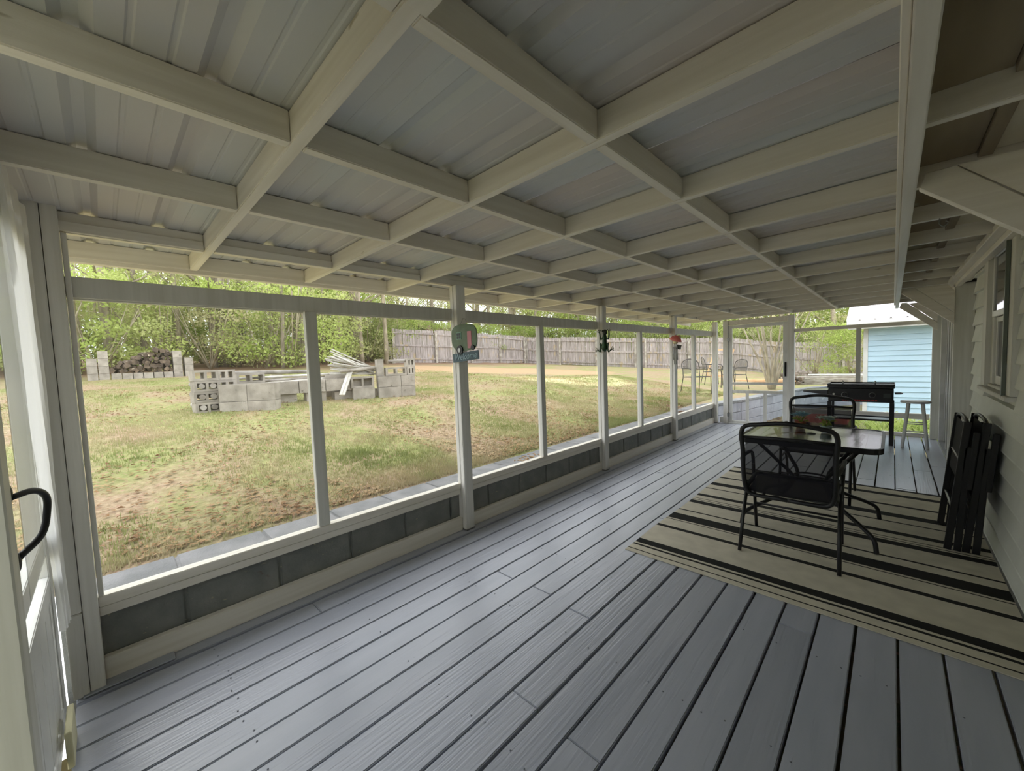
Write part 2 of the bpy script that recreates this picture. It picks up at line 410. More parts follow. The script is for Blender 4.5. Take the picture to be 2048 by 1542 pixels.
for a, b in zip(POST_Y[:-1], POST_Y[1:]):
    y0, y1 = a+.09, b-.001
    MB().box(XK+.001, XK+.039, y0, y1, .0, .108).build('baseboard', PY, wl, bevel=.003, seg=2)
    MB().box(XK-.02, XK+.028, y0, y1, .299, .343).build('sill_board', PY, wl, bevel=.003, seg=2)
    MB().box(XK-.025, XK+.036, y0, y1, .345, .392).build('sill_board', PY, wl, bevel=.003, seg=2)
    MB().box(XK-.005, XK+.015, y0, y1, 1.722, 1.812).build('top_rail', PZG, wl, bevel=.002, seg=2)
    MB().box(XK-.04, XK-.006, y0, y1, 1.716, 1.815).build('top_rail', PZG, wl, bevel=.003, seg=2)
    if a < 8.2:
        ym = {0: .905, 1: 3.09, 2: 5.275, 3: 7.37}[POST_Y.index(a)]
        MB().box(XK-.006, XK+.034, ym-.033, ym+.033, .393, 1.7215).build('mullion', PZG, wl, bevel=.003, seg=2)
        MB().box(XK-.028, XK-.007, ym-.026, ym+.026, .393, 1.7155).build('mullion', PZ, wl, bevel=.002)
        for p, q in ((y0+.001, ym-.034), (ym+.034, y1-.001)):
            MB().box(XK-.0095, XK-.0085, p, q, .3925, 1.716).build('screen_mesh', SCREEN, wl)
for i, yp in enumerate(POST_Y):
    if i == 0: continue
    top = zb(XL)+.082
    for px0, px1 in ((XL-.088, XL-.046), (XL-.043, XL)):
        MB().box(px0, px1, yp, yp+.089, .002, zb(px0)-.002 if True else top).build('post', PZ, wl, bevel=.004, seg=2)
    MB().box(XL-.089, XL+.001, yp-.001, yp+.09, .0015, .014).build('post_foot', mat('foot%d' % i, srgb(120, 120, 118), .7), wl)
# post header filler above posts
# near corner post (three boards side by side)
MB().box(XL-.088, XL, -.1265, -.080, .002, 2.088).build('post', PZ, wl, bevel=.003, seg=2)
MB().box(XL-.088, XL+.003, -.175, -.129, .37, 2.10).build('corner_trim', PZ, wl, bevel=.003, seg=2)
MB().box(XL-.088, XL+.005, -.178, -.129, .002, .368).build('corner_trim', PZ, wl, bevel=.003, seg=2)
MB().box(XL-.07, XL-.05, -.078, -.060, .393, 1.99).build('screen_stop', PZ, wl, bevel=.002)

# ================================================================== SETTING: far end wall
wb = struct('wall_back')
E0 = END
MB().box(-2.470, -2.395, E0+.03, E0+.05, .0, .12).build('filler_board', WHITE, wb, bevel=.003)
MB().box(-2.39, -2.305, E0-.03, E0+.055, .002, zb(-2.3)-.003).build('post', PZ, wb, bevel=.004, seg=2)
MB().box(-1.345, -1.245, E0-.03, E0+.06, .002, zb(-1.2)-.003).build('post', PZ, wb, bevel=.004, seg=2)
MB().box(-2.30, -1.35, E0+.0, E0+.045, 1.905, zb(-2)-.003).build('door_header', PY, wb, bevel=.003)
MB().box(-1.243, .41, E0+.0, E0+.04, 1.70, 1.757).build('top_rail', PX, wb, bevel=.003)
MB().box(-.43, -.368, E0-.002, E0+.038, .362, 1.699).build('mullion', PZG, wb, bevel=.003)
MB().box(-1.243, .41, E0+.0, E0+.04, .275, .36).build('lower_rail', PX, wb, bevel=.003)
MB().box(-1.243, .41, E0+.0, E0+.04, .002, .06).build('bottom_rail', PX, wb, bevel=.003)
for a, b, c, d in ((-1.243, -.431, .361, 1.699), (-.367, .41, .361, 1.699), (-1.243, .41, .061, .274)):
    MB().box(a, b, E0+.018, E0+.019, c, d).build('screen_mesh', SCREEN, wb)
MB().box(.412, .51, E0-.10, E0-.01, .002, 2.008).build('post', PZG, wb, bevel=.004)
d1 = struct('door_1')
MB().box(-2.302, -2.235, E0, E0+.028, .028, 1.90).build('door_stile', WHITE, d1, bevel=.003)
MB().box(-1.415, -1.348, E0, E0+.028, .028, 1.90).build('door_stile', WHITE, d1, bevel=.003)
MB().box(-2.234, -1.416, E0, E0+.028, 1.84, 1.90).build('door_rail', WHITE, d1, bevel=.003)
MB().box(-2.234, -1.416, E0, E0+.028, .765, .808).build('door_rail', PZG, d1, bevel=.003)
MB().box(-2.234, -1.416, E0, E0+.028, .600, .655).build('door_rail', PZG, d1, bevel=.003)
MB().box(-2.234, -1.416, E0, E0+.028, .028, .062).build('door_rail', WHITE, d1, bevel=.003)
for x in (-1.98, -1.688): MB().box(x-.026, x+.026, E0+.002, E0+.026, .0625, .5995).build('door_baluster', PZG, d1, bevel=.003)
MB().box(-2.234, -1.416, E0+.0135, E0+.0145, .0625, 1.8395).build('screen_mesh', SCREEN, d1)
hd = MB(); hd.tube(smooth_path([(-1.378, E0-.001, .93), (-1.378, E0-.035, .96), (-1.378, E0-.035, 1.14), (-1.378, E0-.001, 1.17)]), .011, 8)
hd.box(-1.392, -1.364, E0-.006, E0-.0005, .92, 1.18); hd.build('door_handle', BLACK, d1)
for z in (.14, 1.6):
    MB().box(-2.318, -2.285, E0-.036, E0-.001, z, z+.07).build('hinge', GREYM, d1)
MB().box(-2.30, -1.35, E0-.03, E0+.06, .001, .026).build('threshold', WHITE, d1, bevel=.003)

# ================================================================== SETTING: right (house) wall
wr = struct('wall_right')
prof_s = [(.560, 0), (.500, 0), (.503, .006), (.522, .139), (.560, .139)]
def siding(y0, y1, z):
    MB().prism([(a, b) for a, b in prof_s], y0, y1, 'y').build('siding_board', SIDE, wr, (0, 0, z))
WY0, WY1, WZ0, WZ1 = 3.60, 4.66, 1.066, 2.08
z = .004
while z < 2.0:
    lo, hi = z, z+.139
    if hi > WZ0+.02 and lo < WZ1:
        siding(-2.5, WY0-.002, z); siding(WY1+.002, 5.35, z)
    else: siding(-2.5, 5.35, z)
    siding(6.28, 6.88, z)
    z += .139
MB().box(.5605, .62, -6, 5.36, -.25, WZ0).build('wall_backing', SIDE, wr)
MB().box(.5605, .62, -6, WY0, WZ0, 2.14).build('wall_backing', SIDE, wr)
MB().box(.5605, .62, WY1, 5.36, WZ0, 2.14).build('wall_backing', SIDE, wr)
MB().box(.601, .66, 5.361, 8.6, -.25, 2.14).build('wall_backing', SIDE, wr)
MB().box(.62, 3.1, -6, -5.9, -.25, 2.14).build('wall_backing', SIDE, wr)
MB().box(.455, .598, 6.19, 6.278, .002, 2.008).build('post', PZG, wr, bevel=.004, seg=2)
MB().box(.457, .54, 2.15, 2.24, .002, 2.008).build('post', PZG, wr, bevel=.004, seg=2)
MB().box(.480, .560, -.4, END, 2.015, 2.035).build('frieze_board', PY, wr)
# window in the house wall
w1 = struct('window_1')
def wy(a, b, c, d, x0, x1, name, m, bev=.003): return MB().box(x0, x1, a, b, c, d).build(name, m, w1, bevel=bev, seg=2)
wy(4.50, WY1, WZ0, WZ1-.03, .488, .56, 'window_casing', PZG)
wy(3.60, 3.74, WZ0, WZ1-.03, .488, .56, 'window_casing', PZG)
wy(3.742, 4.498, 2.02, 2.06, .488, .56, 'window_casing', PZG)
wy(3.60, 4.66, WZ0-.03, WZ0-.002, .47, .57, 'window_sill', PZG)
wy(3.742, 4.498, WZ0, WZ0+.02, .505, .60, 'sill_slope', PZG)
wy(4.412, 4.498, WZ0+.021, 2.018, .515, .56, 'window_jamb', PZG)
for a, b, c, d in ((3.745, 3.775, 1.56, 2.018), (4.365, 4.41, 1.56, 2.018), (3.777, 4.363, 1.975, 2.018), (3.777, 4.363, 1.56, 1.60)):
    wy(a, b, c, d, .503, .523, 'upper_sash', WHITE, .002)
for a, b, c, d in ((3.745, 3.775, 1.09, 1.558), (4.365, 4.41, 1.09, 1.558), (3.777, 4.363, 1.09, 1.15), (3.777, 4.363, 1.525, 1.558)):
    wy(a, b, c, d, .526, .546, 'lower_sash', WHITE, .002)
wy(3.776, 4.364, 1.601, 1.974, .511, .514, 'glass_pane', GLASS, 0)
wy(3.776, 4.364, 1.151, 1.524, .534, .537, 'glass_pane', GLASS, 0)
wy(3.715, 3.742, 1.05, 2.09, .470, .487, 'storm_track', mat('green_grey_metal', srgb(104, 112, 104), .4, .3), .002)
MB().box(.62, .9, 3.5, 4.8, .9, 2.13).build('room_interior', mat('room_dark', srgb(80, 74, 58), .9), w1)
# sliding door further along
d3 = struct('door_2')
MB().box(.485, .56, 6.89, 6.94, .002, 1.98).build('door_frame', WHITE, d3, bevel=.003)
MB().box(.485, .56, 8.15, 8.20, .002, 1.98).build('door_frame', WHITE, d3, bevel=.003)
MB().box(.485, .56, 6.941, 8.149, 1.93, 1.98).build('door_frame', WHITE, d3, bevel=.003)
MB().box(.485, .56, 6.941, 8.149, .002, .03).build('door_track', GREYM, d3)
for a, b, x in ((6.945, 7.56, .51), (7.50, 8.145, .535)):
    MB().box(x, x+.02, a, a+.06, .031, 1.929).build('sash_stile', WHITE, d3)
    MB().box(x, x+.02, b-.06, b, .031, 1.929).build('sash_stile', WHITE, d3)
    MB().box(x+.008, x+.011, a+.06, b-.06, .031, 1.929).build('glass_pane', GLASS, d3)

# ================================================================== SETTING: near end, screen door at the left edge
YN = -.19
d2 = struct('door_3')
def nb(x0, x1, z0, z1, name, m, y0=YN-.03, y1=YN, bev=.003): return MB().box(x0, x1, y0, y1, z0, z1).build(name, m, d2, bevel=bev, seg=2)
nb(-2.395, -2.30, .03, 1.93, 'door_stile', WHITE)
nb(-1.62, -1.53, .03, 1.93, 'door_stile', PZG)
nb(-2.298, -1.622, .715, .79, 'door_rail', WHITE)
nb(-2.298, -1.622, .55, .625, 'door_rail', WHITE)
nb(-2.298, -1.622, 1.85, 1.93, 'door_rail', WHITE)
nb(-2.298, -1.622, .03, .10, 'door_rail', WHITE)
for i in range(4):
    nb(-2.29+.168*i, -2.29+.168*i+.160, .102, .548, 'door_board', WHITE, YN-.022, YN-.006)
nb(-2.298, -1.622, .791, 1.849, 'screen_mesh', SCREEN, YN-.0155, YN-.0145, 0)
hb = MB()
hb.tube(smooth_path([(-1.57, YN+.012, 1.085), (-1.62, YN+.045, 1.085), (-1.655, YN+.062, 1.06), (-1.665, YN+.062, 1.02), (-1.64, YN+.05, .96), (-1.59, YN+.012, .925)], 6), .008, 8)
hb.blob((-1.572, YN+.006, 1.095), (.02, .012, .03)); hb.blob((-1.588, YN+.006, .915), (.016, .012, .03))
hb.build('door_handle', BLACK, d2)
wf = struct('wall_front')
MB().box(-2.49, -2.40, YN-.06, YN-.008, .002, 2.0).build('door_jamb', WHITE, wf, bevel=.003)
MB().box(-1.525, -1.44, YN-.06, YN+.02, .002, 2.0).build('post', PZG, wf, bevel=.004)
MB().box(-2.398, -1.527, YN-.06, YN-.01, 1.94, 2.0).build('door_header', PX, wf)
MB().box(-1.438, .45, YN-.06, YN-.01, 1.72, 1.80).build('top_rail', PX, wf)
MB().box(-1.438, .45, YN-.06, YN-.01, .002, .10).build('bottom_rail', PX, wf)
MB().box(-.9, .55, YN-.036, YN-.030, .101, 1.719).build('shade_panel', SIDE, wf)  # unseen panels closing the near end, width set to darken the right side
MB().box(-.9, .55, YN-.036, YN-.030, 1.801, 2.11).build('shade_panel', SIDE, wf)
MB().box(-1.438, -.902, YN-.036, YN-.035, .101, 1.719).build('screen_mesh', SCREEN, wf)
MB().box(-2.24, -2.06, YN+.012, YN+.030, .002, .135).build('kick_trim', mat('yellowed_trim', srgb(226, 220, 180), .5), wf, bevel=.003)

# ================================================================== SETTING: outdoors ground
def gz(X, Y):
    d = max(0, -2.95-X)
    return .335+float(np.interp(d, [0, 3.55, 12.4, 16, 40], [0, .48, .93, 1.25, 2.4]))-.028*max(0, Y-10)
WALLP = [(-2.72, 8.47), (-2.55, 9.3), (-2.40, 10.0), (-2.12, 12.2), (-1.93, 13.2), (-1.60, 14.3), (-1.0, 15.3), (.3, 16.4), (2.5, 17.2), (5, 18)]
def xb(Y):
    if Y < 8.5: return -2.92
    return float(np.interp(Y, [p[1] for p in WALLP]+[18.5], [p[0]-.06 for p in WALLP]+[6.5]))
GM = bpy.data.materials.new('lawn'); GM.use_nodes = True
n = GM.node_tree; N = n.nodes; L = n.links; b = N['Principled BSDF']; b.inputs['Roughness'].default_value = 1; b.inputs['Specular IOR Level'].default_value = .1
tc = N.new('ShaderNodeTexCoord')
def gn(scale, det, off=(0, 0, 0), dist=0):
    mp = N.new('ShaderNodeMapping'); mp.inputs['Scale'].default_value = scale; mp.inputs['Location'].default_value = off
    L.new(tc.outputs['Object'], mp.inputs[0]); t = N.new('ShaderNodeTexNoise'); t.inputs['Scale'].default_value = 1
    t.inputs['Detail'].default_value = det; t.inputs['Distortion'].default_value = dist; L.new(mp.outputs[0], t.inputs[0]); return t.outputs['Fac']
def gmr(src, lo, hi):
    r = N.new('ShaderNodeMapRange'); r.inputs[1].default_value = lo; r.inputs[2].default_value = hi; L.new(src, r.inputs[0]); return r.outputs[0]
def gmix(f, a, c):
    x = N.new('ShaderNodeMix'); x.data_type = 'RGBA'; L.new(f, x.inputs[0])
    for s, v in ((6, a), (7, c)):
        if isinstance(v, tuple): x.inputs[s].default_value = v
        else: L.new(v, x.inputs[s])
    return x.outputs[2]
def ellipse(cx, cy, ax, ay, rot, wob):                      # bare patches with outlines of their own
    mp = N.new('ShaderNodeMapping'); mp.vector_type = 'TEXTURE'; mp.inputs['Location'].default_value = (cx, cy, 0)
    mp.inputs['Rotation'].default_value = (0, 0, rot); mp.inputs['Scale'].default_value = (ax, ay, 1000)
    L.new(tc.outputs['Object'], mp.inputs[0]); ln = N.new('ShaderNodeVectorMath'); ln.operation = 'LENGTH'; L.new(mp.outputs[0], ln.inputs[0])
    ad = N.new('ShaderNodeMath'); ad.operation = 'MULTIPLY_ADD'; ad.inputs[1].default_value = wob; L.new(gn((1.4, 1.4, 1), 3), ad.inputs[0]); L.new(ln.outputs['Value'], ad.inputs[2])
    return gmr(ad.outputs[0], 1+wob*.5+.1, 1+wob*.5-.1)
straw = gmix(gmr(gn((22, 22, 4), 4), .35, .65), srgb(146, 126, 100), srgb(178, 158, 130))
green = gmix(gmr(gn((12, 12, 3), 4, (3, 2, 1)), .35, .65), srgb(130, 138, 84), srgb(160, 160, 106))
pat = gmix(gmr(gn((.8, 1.1, .5), 9, (1, 5, 2), .5), .40, .60), straw, green)
leafy = gmix(gmr(gn((30, 30, 6), 3, (7, 7, 2)), .58, .66), pat, srgb(168, 138, 116))
spx = N.new('ShaderNodeSeparateXYZ'); L.new(tc.outputs['Object'], spx.inputs[0])
leafy = gmix(gmr(spx.outputs['X'], -15.6, -17.5), leafy, srgb(142, 116, 96))
c1 = gmix(ellipse(-11.8, 11.2, 4.6, 2.6, .45, .8), leafy, srgb(186, 156, 122))
c2 = gmix(ellipse(-6.7, 9.0, 1.9, 1.0, .75, .25), c1, srgb(206, 196, 150))
L.new(c2, b.inputs['Base Color'])
bp = N.new('ShaderNodeBump'); bp.inputs['Strength'].default_value = .6; bp.inputs['Distance'].default_value = .03
L.new(gn((40, 40, 10), 4), bp.inputs['Height']); L.new(bp.outputs[0], b.inputs['Normal'])
ys = [-40, -25, -16, -10, -7]+[-5+.5*i for i in range(27)]+[8.7, 9.3, 10, 11, 12.2, 13.2, 14.3, 14.8, 15.3, 15.8, 16.4, 16.8, 17.2, 17.6, 18, 18.5, 20, 22, 24, 26, 28, 30, 34, 40, 60]
us = [0, .05, .15, .3, .5, .8, 1.2, 1.7, 2.3, 3, 4, 5, 6, 7.5, 9, 11, 13, 15, 18, 22, 28, 38, 60]
vs = []; fs = []
for Y in ys:
    for u in us:
        X = xb(Y)-u; amp = min(1, u/1.0)*.035
        h = gz(X, Y)+amp*(noise.noise(Vector((X*.6, Y*.6, 0)))*1.6+noise.noise(Vector((X*1.7, Y*1.7, 3))))
        vs.append((X, Y, h-(0 if u else .02)))
nu = len(us)
for i in range(len(ys)-1):
    for j in range(nu-1): fs.append((i*nu+j, i*nu+j+1, (i+1)*nu+j+1, (i+1)*nu+j))
me = bpy.data.meshes.new('lawn'); me.from_pydata(vs, [], fs); me.materials.append(GM); me.polygons.foreach_set('use_smooth', [True]*len(fs)); me.update()
lawn = link('lawn', me); lawn['kind'] = 'structure'
from mathutils.bvhtree import BVHTree
BV = BVHTree.FromPolygons([Vector(v) for v in vs], fs)
def ground(X, Y):
    h = BV.ray_cast(Vector((X, Y, 9)), Vector((0, 0, -1)))[0]
    return h.z if h else -.3
# lower ground: under the deck, behind the porch and outside the far door
low = mat('bare_ground', srgb(128, 116, 88), 1, col2=srgb(104, 110, 66), scale=(1.3, 1.3, 1), bump=.5, bscale=(30, 30, 10),
          spots=[(srgb(170, 140, 110), (22, 22, 8), .6)])
MB().add([(-2.6, -45, -.3), (45, -45, -.3), (45, 17.6, -.3), (-2.6, 17.6, -.3)], [(0, 1, 2, 3)]).build('low_ground', low)['kind'] = 'structure'
MB().add([(-2.92, -45, .0), (-2.5, -45, 0), (-2.5, -.3, 0), (-2.92, -.3, 0)], [(0, 1, 2, 3)]).build('low_ground', low)['kind'] = 'structure'
MB().add([(-2.9, -45, -.02), (.55, -45, -.02), (.55, -.3, -.02), (-2.9, -.3, -.02)], [(0, 1, 2, 3)]).build('near_lawn', GM)['kind'] = 'structure'
# curving retaining wall outside the door
rt = struct('trim_1')
pp = smooth_path([(x, y, 0) for x, y in WALLP], 3)
for i in range(len(pp)-1):
    a, c = pp[i], pp[i+1]; t0 = gz(-2.95, a.y); d = (c-a).normalized()
    nseg = max(1, int((c-a).length/.42))
    for k in range(nseg):
        p, q = a.lerp(c, k/nseg), a.lerp(c, (k+1)/nseg)
        for r in range(3):
            zz = .30-.205*(r+1)-.028*max(0, p.y-10)*.4
            MB().beam(p+Vector((0, 0, zz+.1))+d*.004, q+Vector((0, 0, zz+.1))-d*.004, .2, .195).build('concrete_block', RETW, rt, bevel=.006)
        MB().beam(p+Vector((0, 0, .325-.011*max(0, p.y-10)))+d*.003, q+Vector((0, 0, .325-.011*max(0, q.y-10)))-d*.003, .24, .05).build('cap_block', WHITE if False else CAPM, rt, bevel=.005)

# grass blades and litter (nobody could count them)
def scatter(name, mt, n, region, size, up, kindlabel, cat, seedv, dens=None):
    rng = np.random.RandomState(seedv); V = []; F = []
    cnt = 0; tries = 0
    while cnt < n and tries < n*6:
        tries += 1
        u = rng.rand(); X = -3.0-(region[0])*u**1.8; Y = region[1]+(region[2]-region[1])*rng.rand()
        g = noise.noise(Vector((X*.6+1, Y*.75+5, 2)))+.35*noise.noise(Vector((X*2.1, Y*2.1, 7)))
        if dens == 'g' and g < .0+.9*(rng.rand()-.5): continue
        if dens == 'l' and g > .1*rng.rand(): continue
        if ((X+11.8)/4.6)**2+((Y-11.2)/2.6)**2 < 1: continue
        h = ground(X, Y)
        if up:
            for _ in range(4):
                a = rng.rand()*6.28; hh = size*(.5+rng.rand()*.9); w = .0045+.004*rng.rand(); dx, dy = math.cos(a), math.sin(a)
                x, y = X+rng.randn()*.02, Y+rng.randn()*.02; ln = hh*.5*rng.rand(); k = len(V)
                w *= .7; V += [(x-dy*w, y+dx*w, h-.01), (x+dy*w, y-dx*w, h-.01), (x+dx*ln, y+dy*ln, h+hh)]; F.append((k, k+1, k+2))
        else:
            a = rng.rand()*6.28; s1 = size*(.5+rng.rand()); t = rng.randn()*.4; k = len(V)
            c, s2 = math.cos(a)*s1, math.sin(a)*s1
            V += [(X-c, Y-s2, h+.012), (X+s2*.5, Y-c*.5, h+.012+abs(t)*s1), (X+c, Y+s2, h+.015), (X-s2*.5, Y+c*.5, h+.012+abs(t)*s1*.6)]; F.append((k, k+1, k+2, k+3))
        cnt += 1
    me = bpy.data.meshes.new(name); me.from_pydata(V, [], F); me.materials.append(mt); me.update()
    o = link(name, me); tag(o, kindlabel, cat, None, 'stuff')
scatter('grass', GRASS, 60000, (11.5, -1.5, 11.5), .026, True, 'short patchy green grass growing over the yard', 'grass', 3, 'g')
scatter('leaf_litter', LITTER, 16000, (9, -1.5, 11.5), .018, False, 'dry brown leaves and straw scattered over the lawn', 'leaves', 4, 'l')

# ================================================================== furniture on the deck
# rug with bands (woven print)
def rug_material():
    m = bpy.data.materials.new('striped_rug'); m.use_nodes = True; n = m.node_tree; N = n.nodes; L = n.links; b = N['Principled BSDF']
    b.inputs['Roughness'].default_value = .9; b.inputs['Specular IOR Level'].default_value = .2
    tc = N.new('ShaderNodeTexCoord'); sp = N.new('ShaderNodeSeparateXYZ'); L.new(tc.outputs['Object'], sp.inputs[0])
    r = N.new('ShaderNodeValToRGB'); r.color_ramp.interpolation = 'CONSTANT'
    W_, K_ = srgb(200, 194, 176), srgb(34, 34, 32)
    bands = [(2.545, 2.562), (2.628, 2.648), (2.668, 2.742), (3.045, 3.085), (3.222, 3.238), (3.255, 3.385), (3.488, 3.504), (3.724, 3.79), (3.815, 3.822),
             (3.858, 3.868), (3.948, 4.005), (4.216, 4.23), (4.352, 4.452), (4.652, 4.70), (4.968, 5.045), (5.165, 5.185)]
    mr = N.new('ShaderNodeMapRange'); mr.inputs[1].default_value = 2.5; mr.inputs[2].default_value = 5.25
    L.new(sp.outputs['Y'], mr.inputs[0]); L.new(mr.outputs[0], r.inputs[0])
    e = r.color_ramp.elements; e[0].position = 0; e[0].color = W_; e.remove(e[1])
    for i, (a, c) in enumerate(bands):
        for p, cc in ((a, K_), (c, W_)):
            if len(e) < 32:
                q = e.new((p-2.5)/2.75); q.color = cc
    nt = N.new('ShaderNodeTexNoise'); nt.inputs['Scale'].default_value = 9; L.new(tc.outputs['Object'], nt.inputs[0])
    wv = N.new('ShaderNodeTexWave'); wv.inputs['Scale'].default_value = 60; wv.bands_direction = 'Y'; L.new(tc.outputs['Object'], wv.inputs[0])
    hs = N.new('ShaderNodeHueSaturation'); m2 = N.new('ShaderNodeMapRange'); m2.inputs[1].default_value = .3; m2.inputs[2].default_value = .7; m2.inputs[3].default_value = .9; m2.inputs[4].default_value = 1.08
    L.new(nt.outputs['Fac'], m2.inputs[0]); L.new(m2.outputs[0], hs.inputs['Value']); L.new(r.outputs[0], hs.inputs['Color']); L.new(hs.outputs[0], b.inputs['Base Color'])
    bp = N.new('ShaderNodeBump'); bp.inputs['Strength'].default_value = .3; bp.inputs['Distance'].default_value = .002; L.new(wv.outputs['Fac'], bp.inputs['Height']); L.new(bp.outputs[0], b.inputs['Normal'])
    return m
mb = MB(); nx, ny = 14, 20; X0, X1, Y0, Y1 = -1.36, .488, 2.512, 5.225
vv = []
for j in range(ny+1):
    for i in range(nx+1):
        x = X0+(X1-X0)*i/nx; y = Y0+(Y1-Y0)*j/ny
        if i == 0: x += .012*noise.noise(Vector((0, y*1.5, 0)))
        vv.append((x, y, .006+.002*noise.noise(Vector((x*2, y*2, 0)))))
nv = len(vv); vv += [(x, y, .0018) for x, y, z in vv]
ff = []
for j in range(ny):
    for i in range(nx):
        a = j*(nx+1)+i; ff += [(a, a+1, a+nx+2, a+nx+1), (a+nv, a+nx+1+nv, a+nx+2+nv, a+1+nv)]
for i in range(nx): ff += [(i, i+nv, i+1+nv, i+1), (ny*(nx+1)+i, ny*(nx+1)+i+1, ny*(nx+1)+i+1+nv, ny*(nx+1)+i+nv)]
for j in range(ny): a = j*(nx+1); c = a+nx; ff += [(a, a+nx+1, a+nx+1+nv, a+nv), (c, c+nv, c+nx+1+nv, c+nx+1)]
mb.add(vv, ff); tag(mb.build('rug', rug_material()), 'large cream rug with black bands lying under the patio table', 'rug')
RUGZ = .0085

# glass-topped table
tb = thing('patio_table', 'square glass topped patio table with black rim and splayed legs', 'table', (-.455, 3.86, RUGZ))
TX, TY, TH = .425, .43, .705
rr = round_rect(-TX, TX, -TY, TY, .09, 6)
MB().prism(round_rect(-TX+.018, TX-.018, -TY+.018, TY-.018, .08, 6), TH-.006, TH, 'z').build('glass_top', TGLASS, tb)
rimv = []; k = len(rr); ri = round_rect(-TX+.017, TX-.017, -TY+.017, TY-.017, .075, 6)
vs2 = [(x, y, TH+.004) for x, y in rr]+[(x, y, TH-.034) for x, y in rr]+[(x, y, TH+.003) for x, y in ri]+[(x, y, TH-.034) for x, y in ri]
fs2 = []
for i in range(k):
    j = (i+1) % k; fs2 += [(i, j, k+j, k+i), (2*k+i, 3*k+i, 3*k+j, 2*k+j), (i, 2*k+i, 2*k+j, j), (k+i, k+j, 3*k+j, 3*k+i)]
MB().add(vs2, fs2).build('rim', BLACK, tb)
for sx, sy in ((1, 1), (1, -1), (-1, 1), (-1, -1)):
    MB().tube(smooth_path([(sx*.30, sy*.33, TH-.035), (sx*.19, sy*.19, TH-.20), (sx*.10, sy*.10, .36), (sx*.17, sy*.17, .235), (sx*.33, sy*.32, .135), (sx*.385, sy*.365, .085), (sx*.40, sy*.375, .0)], 5), .014, 8).build('leg', BLACK, tb)
mb = MB()
for z, r in ((.36, .115), (TH-.045, .30)):
    mb.tube([(r*math.cos(a), r*math.sin(a), z) for a in [2*PI*i/20 for i in range(20)]], .008, 6, closed=True)
mb.build('brace_ring', BLACK, tb)
mb = MB(); mb.lathe([(.030, 0), (.030, .006), (.022, .008), (.022, 0)], 16, (0, 0, TH)); mb.build('hole_ring', BLACK, tb)

# sling chairs
def make_chair(name, label, loc, rotz, group=None):
    t = thing(name, label, 'chair', loc, rotz, group)
    w = .245
    # back loop with arched top and lower bar
    side = lambda s: [(s*w, -.275, .86), (s*w, -.262, .70), (s*w, -.245, .55), (s*(w-.008), -.225, .45), (s*(w-.035), -.215, .405), (s*(w-.09), -.213, .395)]
    L_, Rr = side(-1), side(1)
    MB().tube(smooth_path([(0, -.213, .395)]+list(reversed(L_))[0:0]+[(-w+.09, -.213, .395)]+list(reversed(side(-1)))[1:]+[(-w*.55, -.282, .895), (0, -.285, .91), (w*.55, -.282, .895)]+side(1)[:-1]+[(w-.09, -.213, .395), (0.001, -.213, .395)], 4), .0145, 8).build('back_frame', BLACK, t)
    mb = MB(); mb.tube([(-w, -.264, .80), (-w*.4, -.268, .806), (w*.4, -.268, .806), (w, -.264, .80)], .010, 8); mb.build('back_bar', BLACK, t)
    mb = MB(); vs = []; fs = []
    pr = [(-.260, .80), (-.252, .70), (-.236, .58), (-.216, .47), (-.205, .42)]
    for a, z in pr: vs += [(-w+.012, a, z), (-w*.3, a-.006, z), (w*.3, a-.006, z), (w-.012, a, z)]
    for i in range(len(pr)-1):
        for j in range(3): fs.append((i*4+j, i*4+j+1, i*4+j+5, i*4+j+4))
    mb.add(vs, fs, 0, True); mb.build('back_sling', SLING, t)
    MB().tube(smooth_path([(-w, -.215, .425), (-w, .0, .435), (-w, .19, .44), (-w+.05, .235, .43), (0, .24, .428), (w-.05, .235, .43), (w, .19, .44), (w, 0, .435), (w, -.215, .425)], 4), .0145, 8).build('seat_frame', BLACK, t)
    vs = []; fs = []; pr = [(-.21, .418), (-.1, .408), (.05, .41), (.17, .428), (.232, .425)]
    for a, z in pr: vs += [(-w+.010, a, z+.008), (-w*.4, a, z-.004), (w*.4, a, z-.004), (w-.010, a, z+.008)]
    for i in range(len(pr)-1):
        for j in range(3): fs.append((i*4+j, i*4+j+1, i*4+j+5, i*4+j+4))
    MB().add(vs, fs, 0, True).build('seat_sling', SLING, t)
    for s in (-1, 1):
        MB().tube(smooth_path([(s*w, -.245, .60), (s*(w+.025), -.16, .635), (s*(w+.03), .02, .63), (s*(w+.028), .14, .615), (s*(w+.022), .175, .57), (s*(w+.016), .17, .44)], 5), .0125, 8, sq=1.0).build('arm', BLACK, t)
        MB().tube([(s*(w+.016), .15, .52), (s*(w+.014), .20, .25), (s*(w+.014), .262, .0)], .0115, 8).build('leg', BLACK, t)
        MB().tube([(s*(w+.014), -.04, .44), (s*(w+.018), -.17, .22), (s*(w+.022), -.262, .0)], .0115, 8).build('leg', BLACK, t)
        MB().box(s*(w+.014)-.006, s*(w+.014)+.006, -.10, .17, .34, .352).build('side_brace', BLACK, t)
    MB().tube([(-w-.014, .215, .2), (w+.014, .215, .2)], .008, 6).build('stretcher', BLACK, t)
    return t
make_chair('sling_chair', 'black mesh sling chair in front of the table, its back to the viewer', (-.487, 3.255, RUGZ), math.radians(2))
make_chair('sling_chair', 'black mesh sling chair beyond the glass table, facing the viewer', (-.51, 4.70, RUGZ), PI)

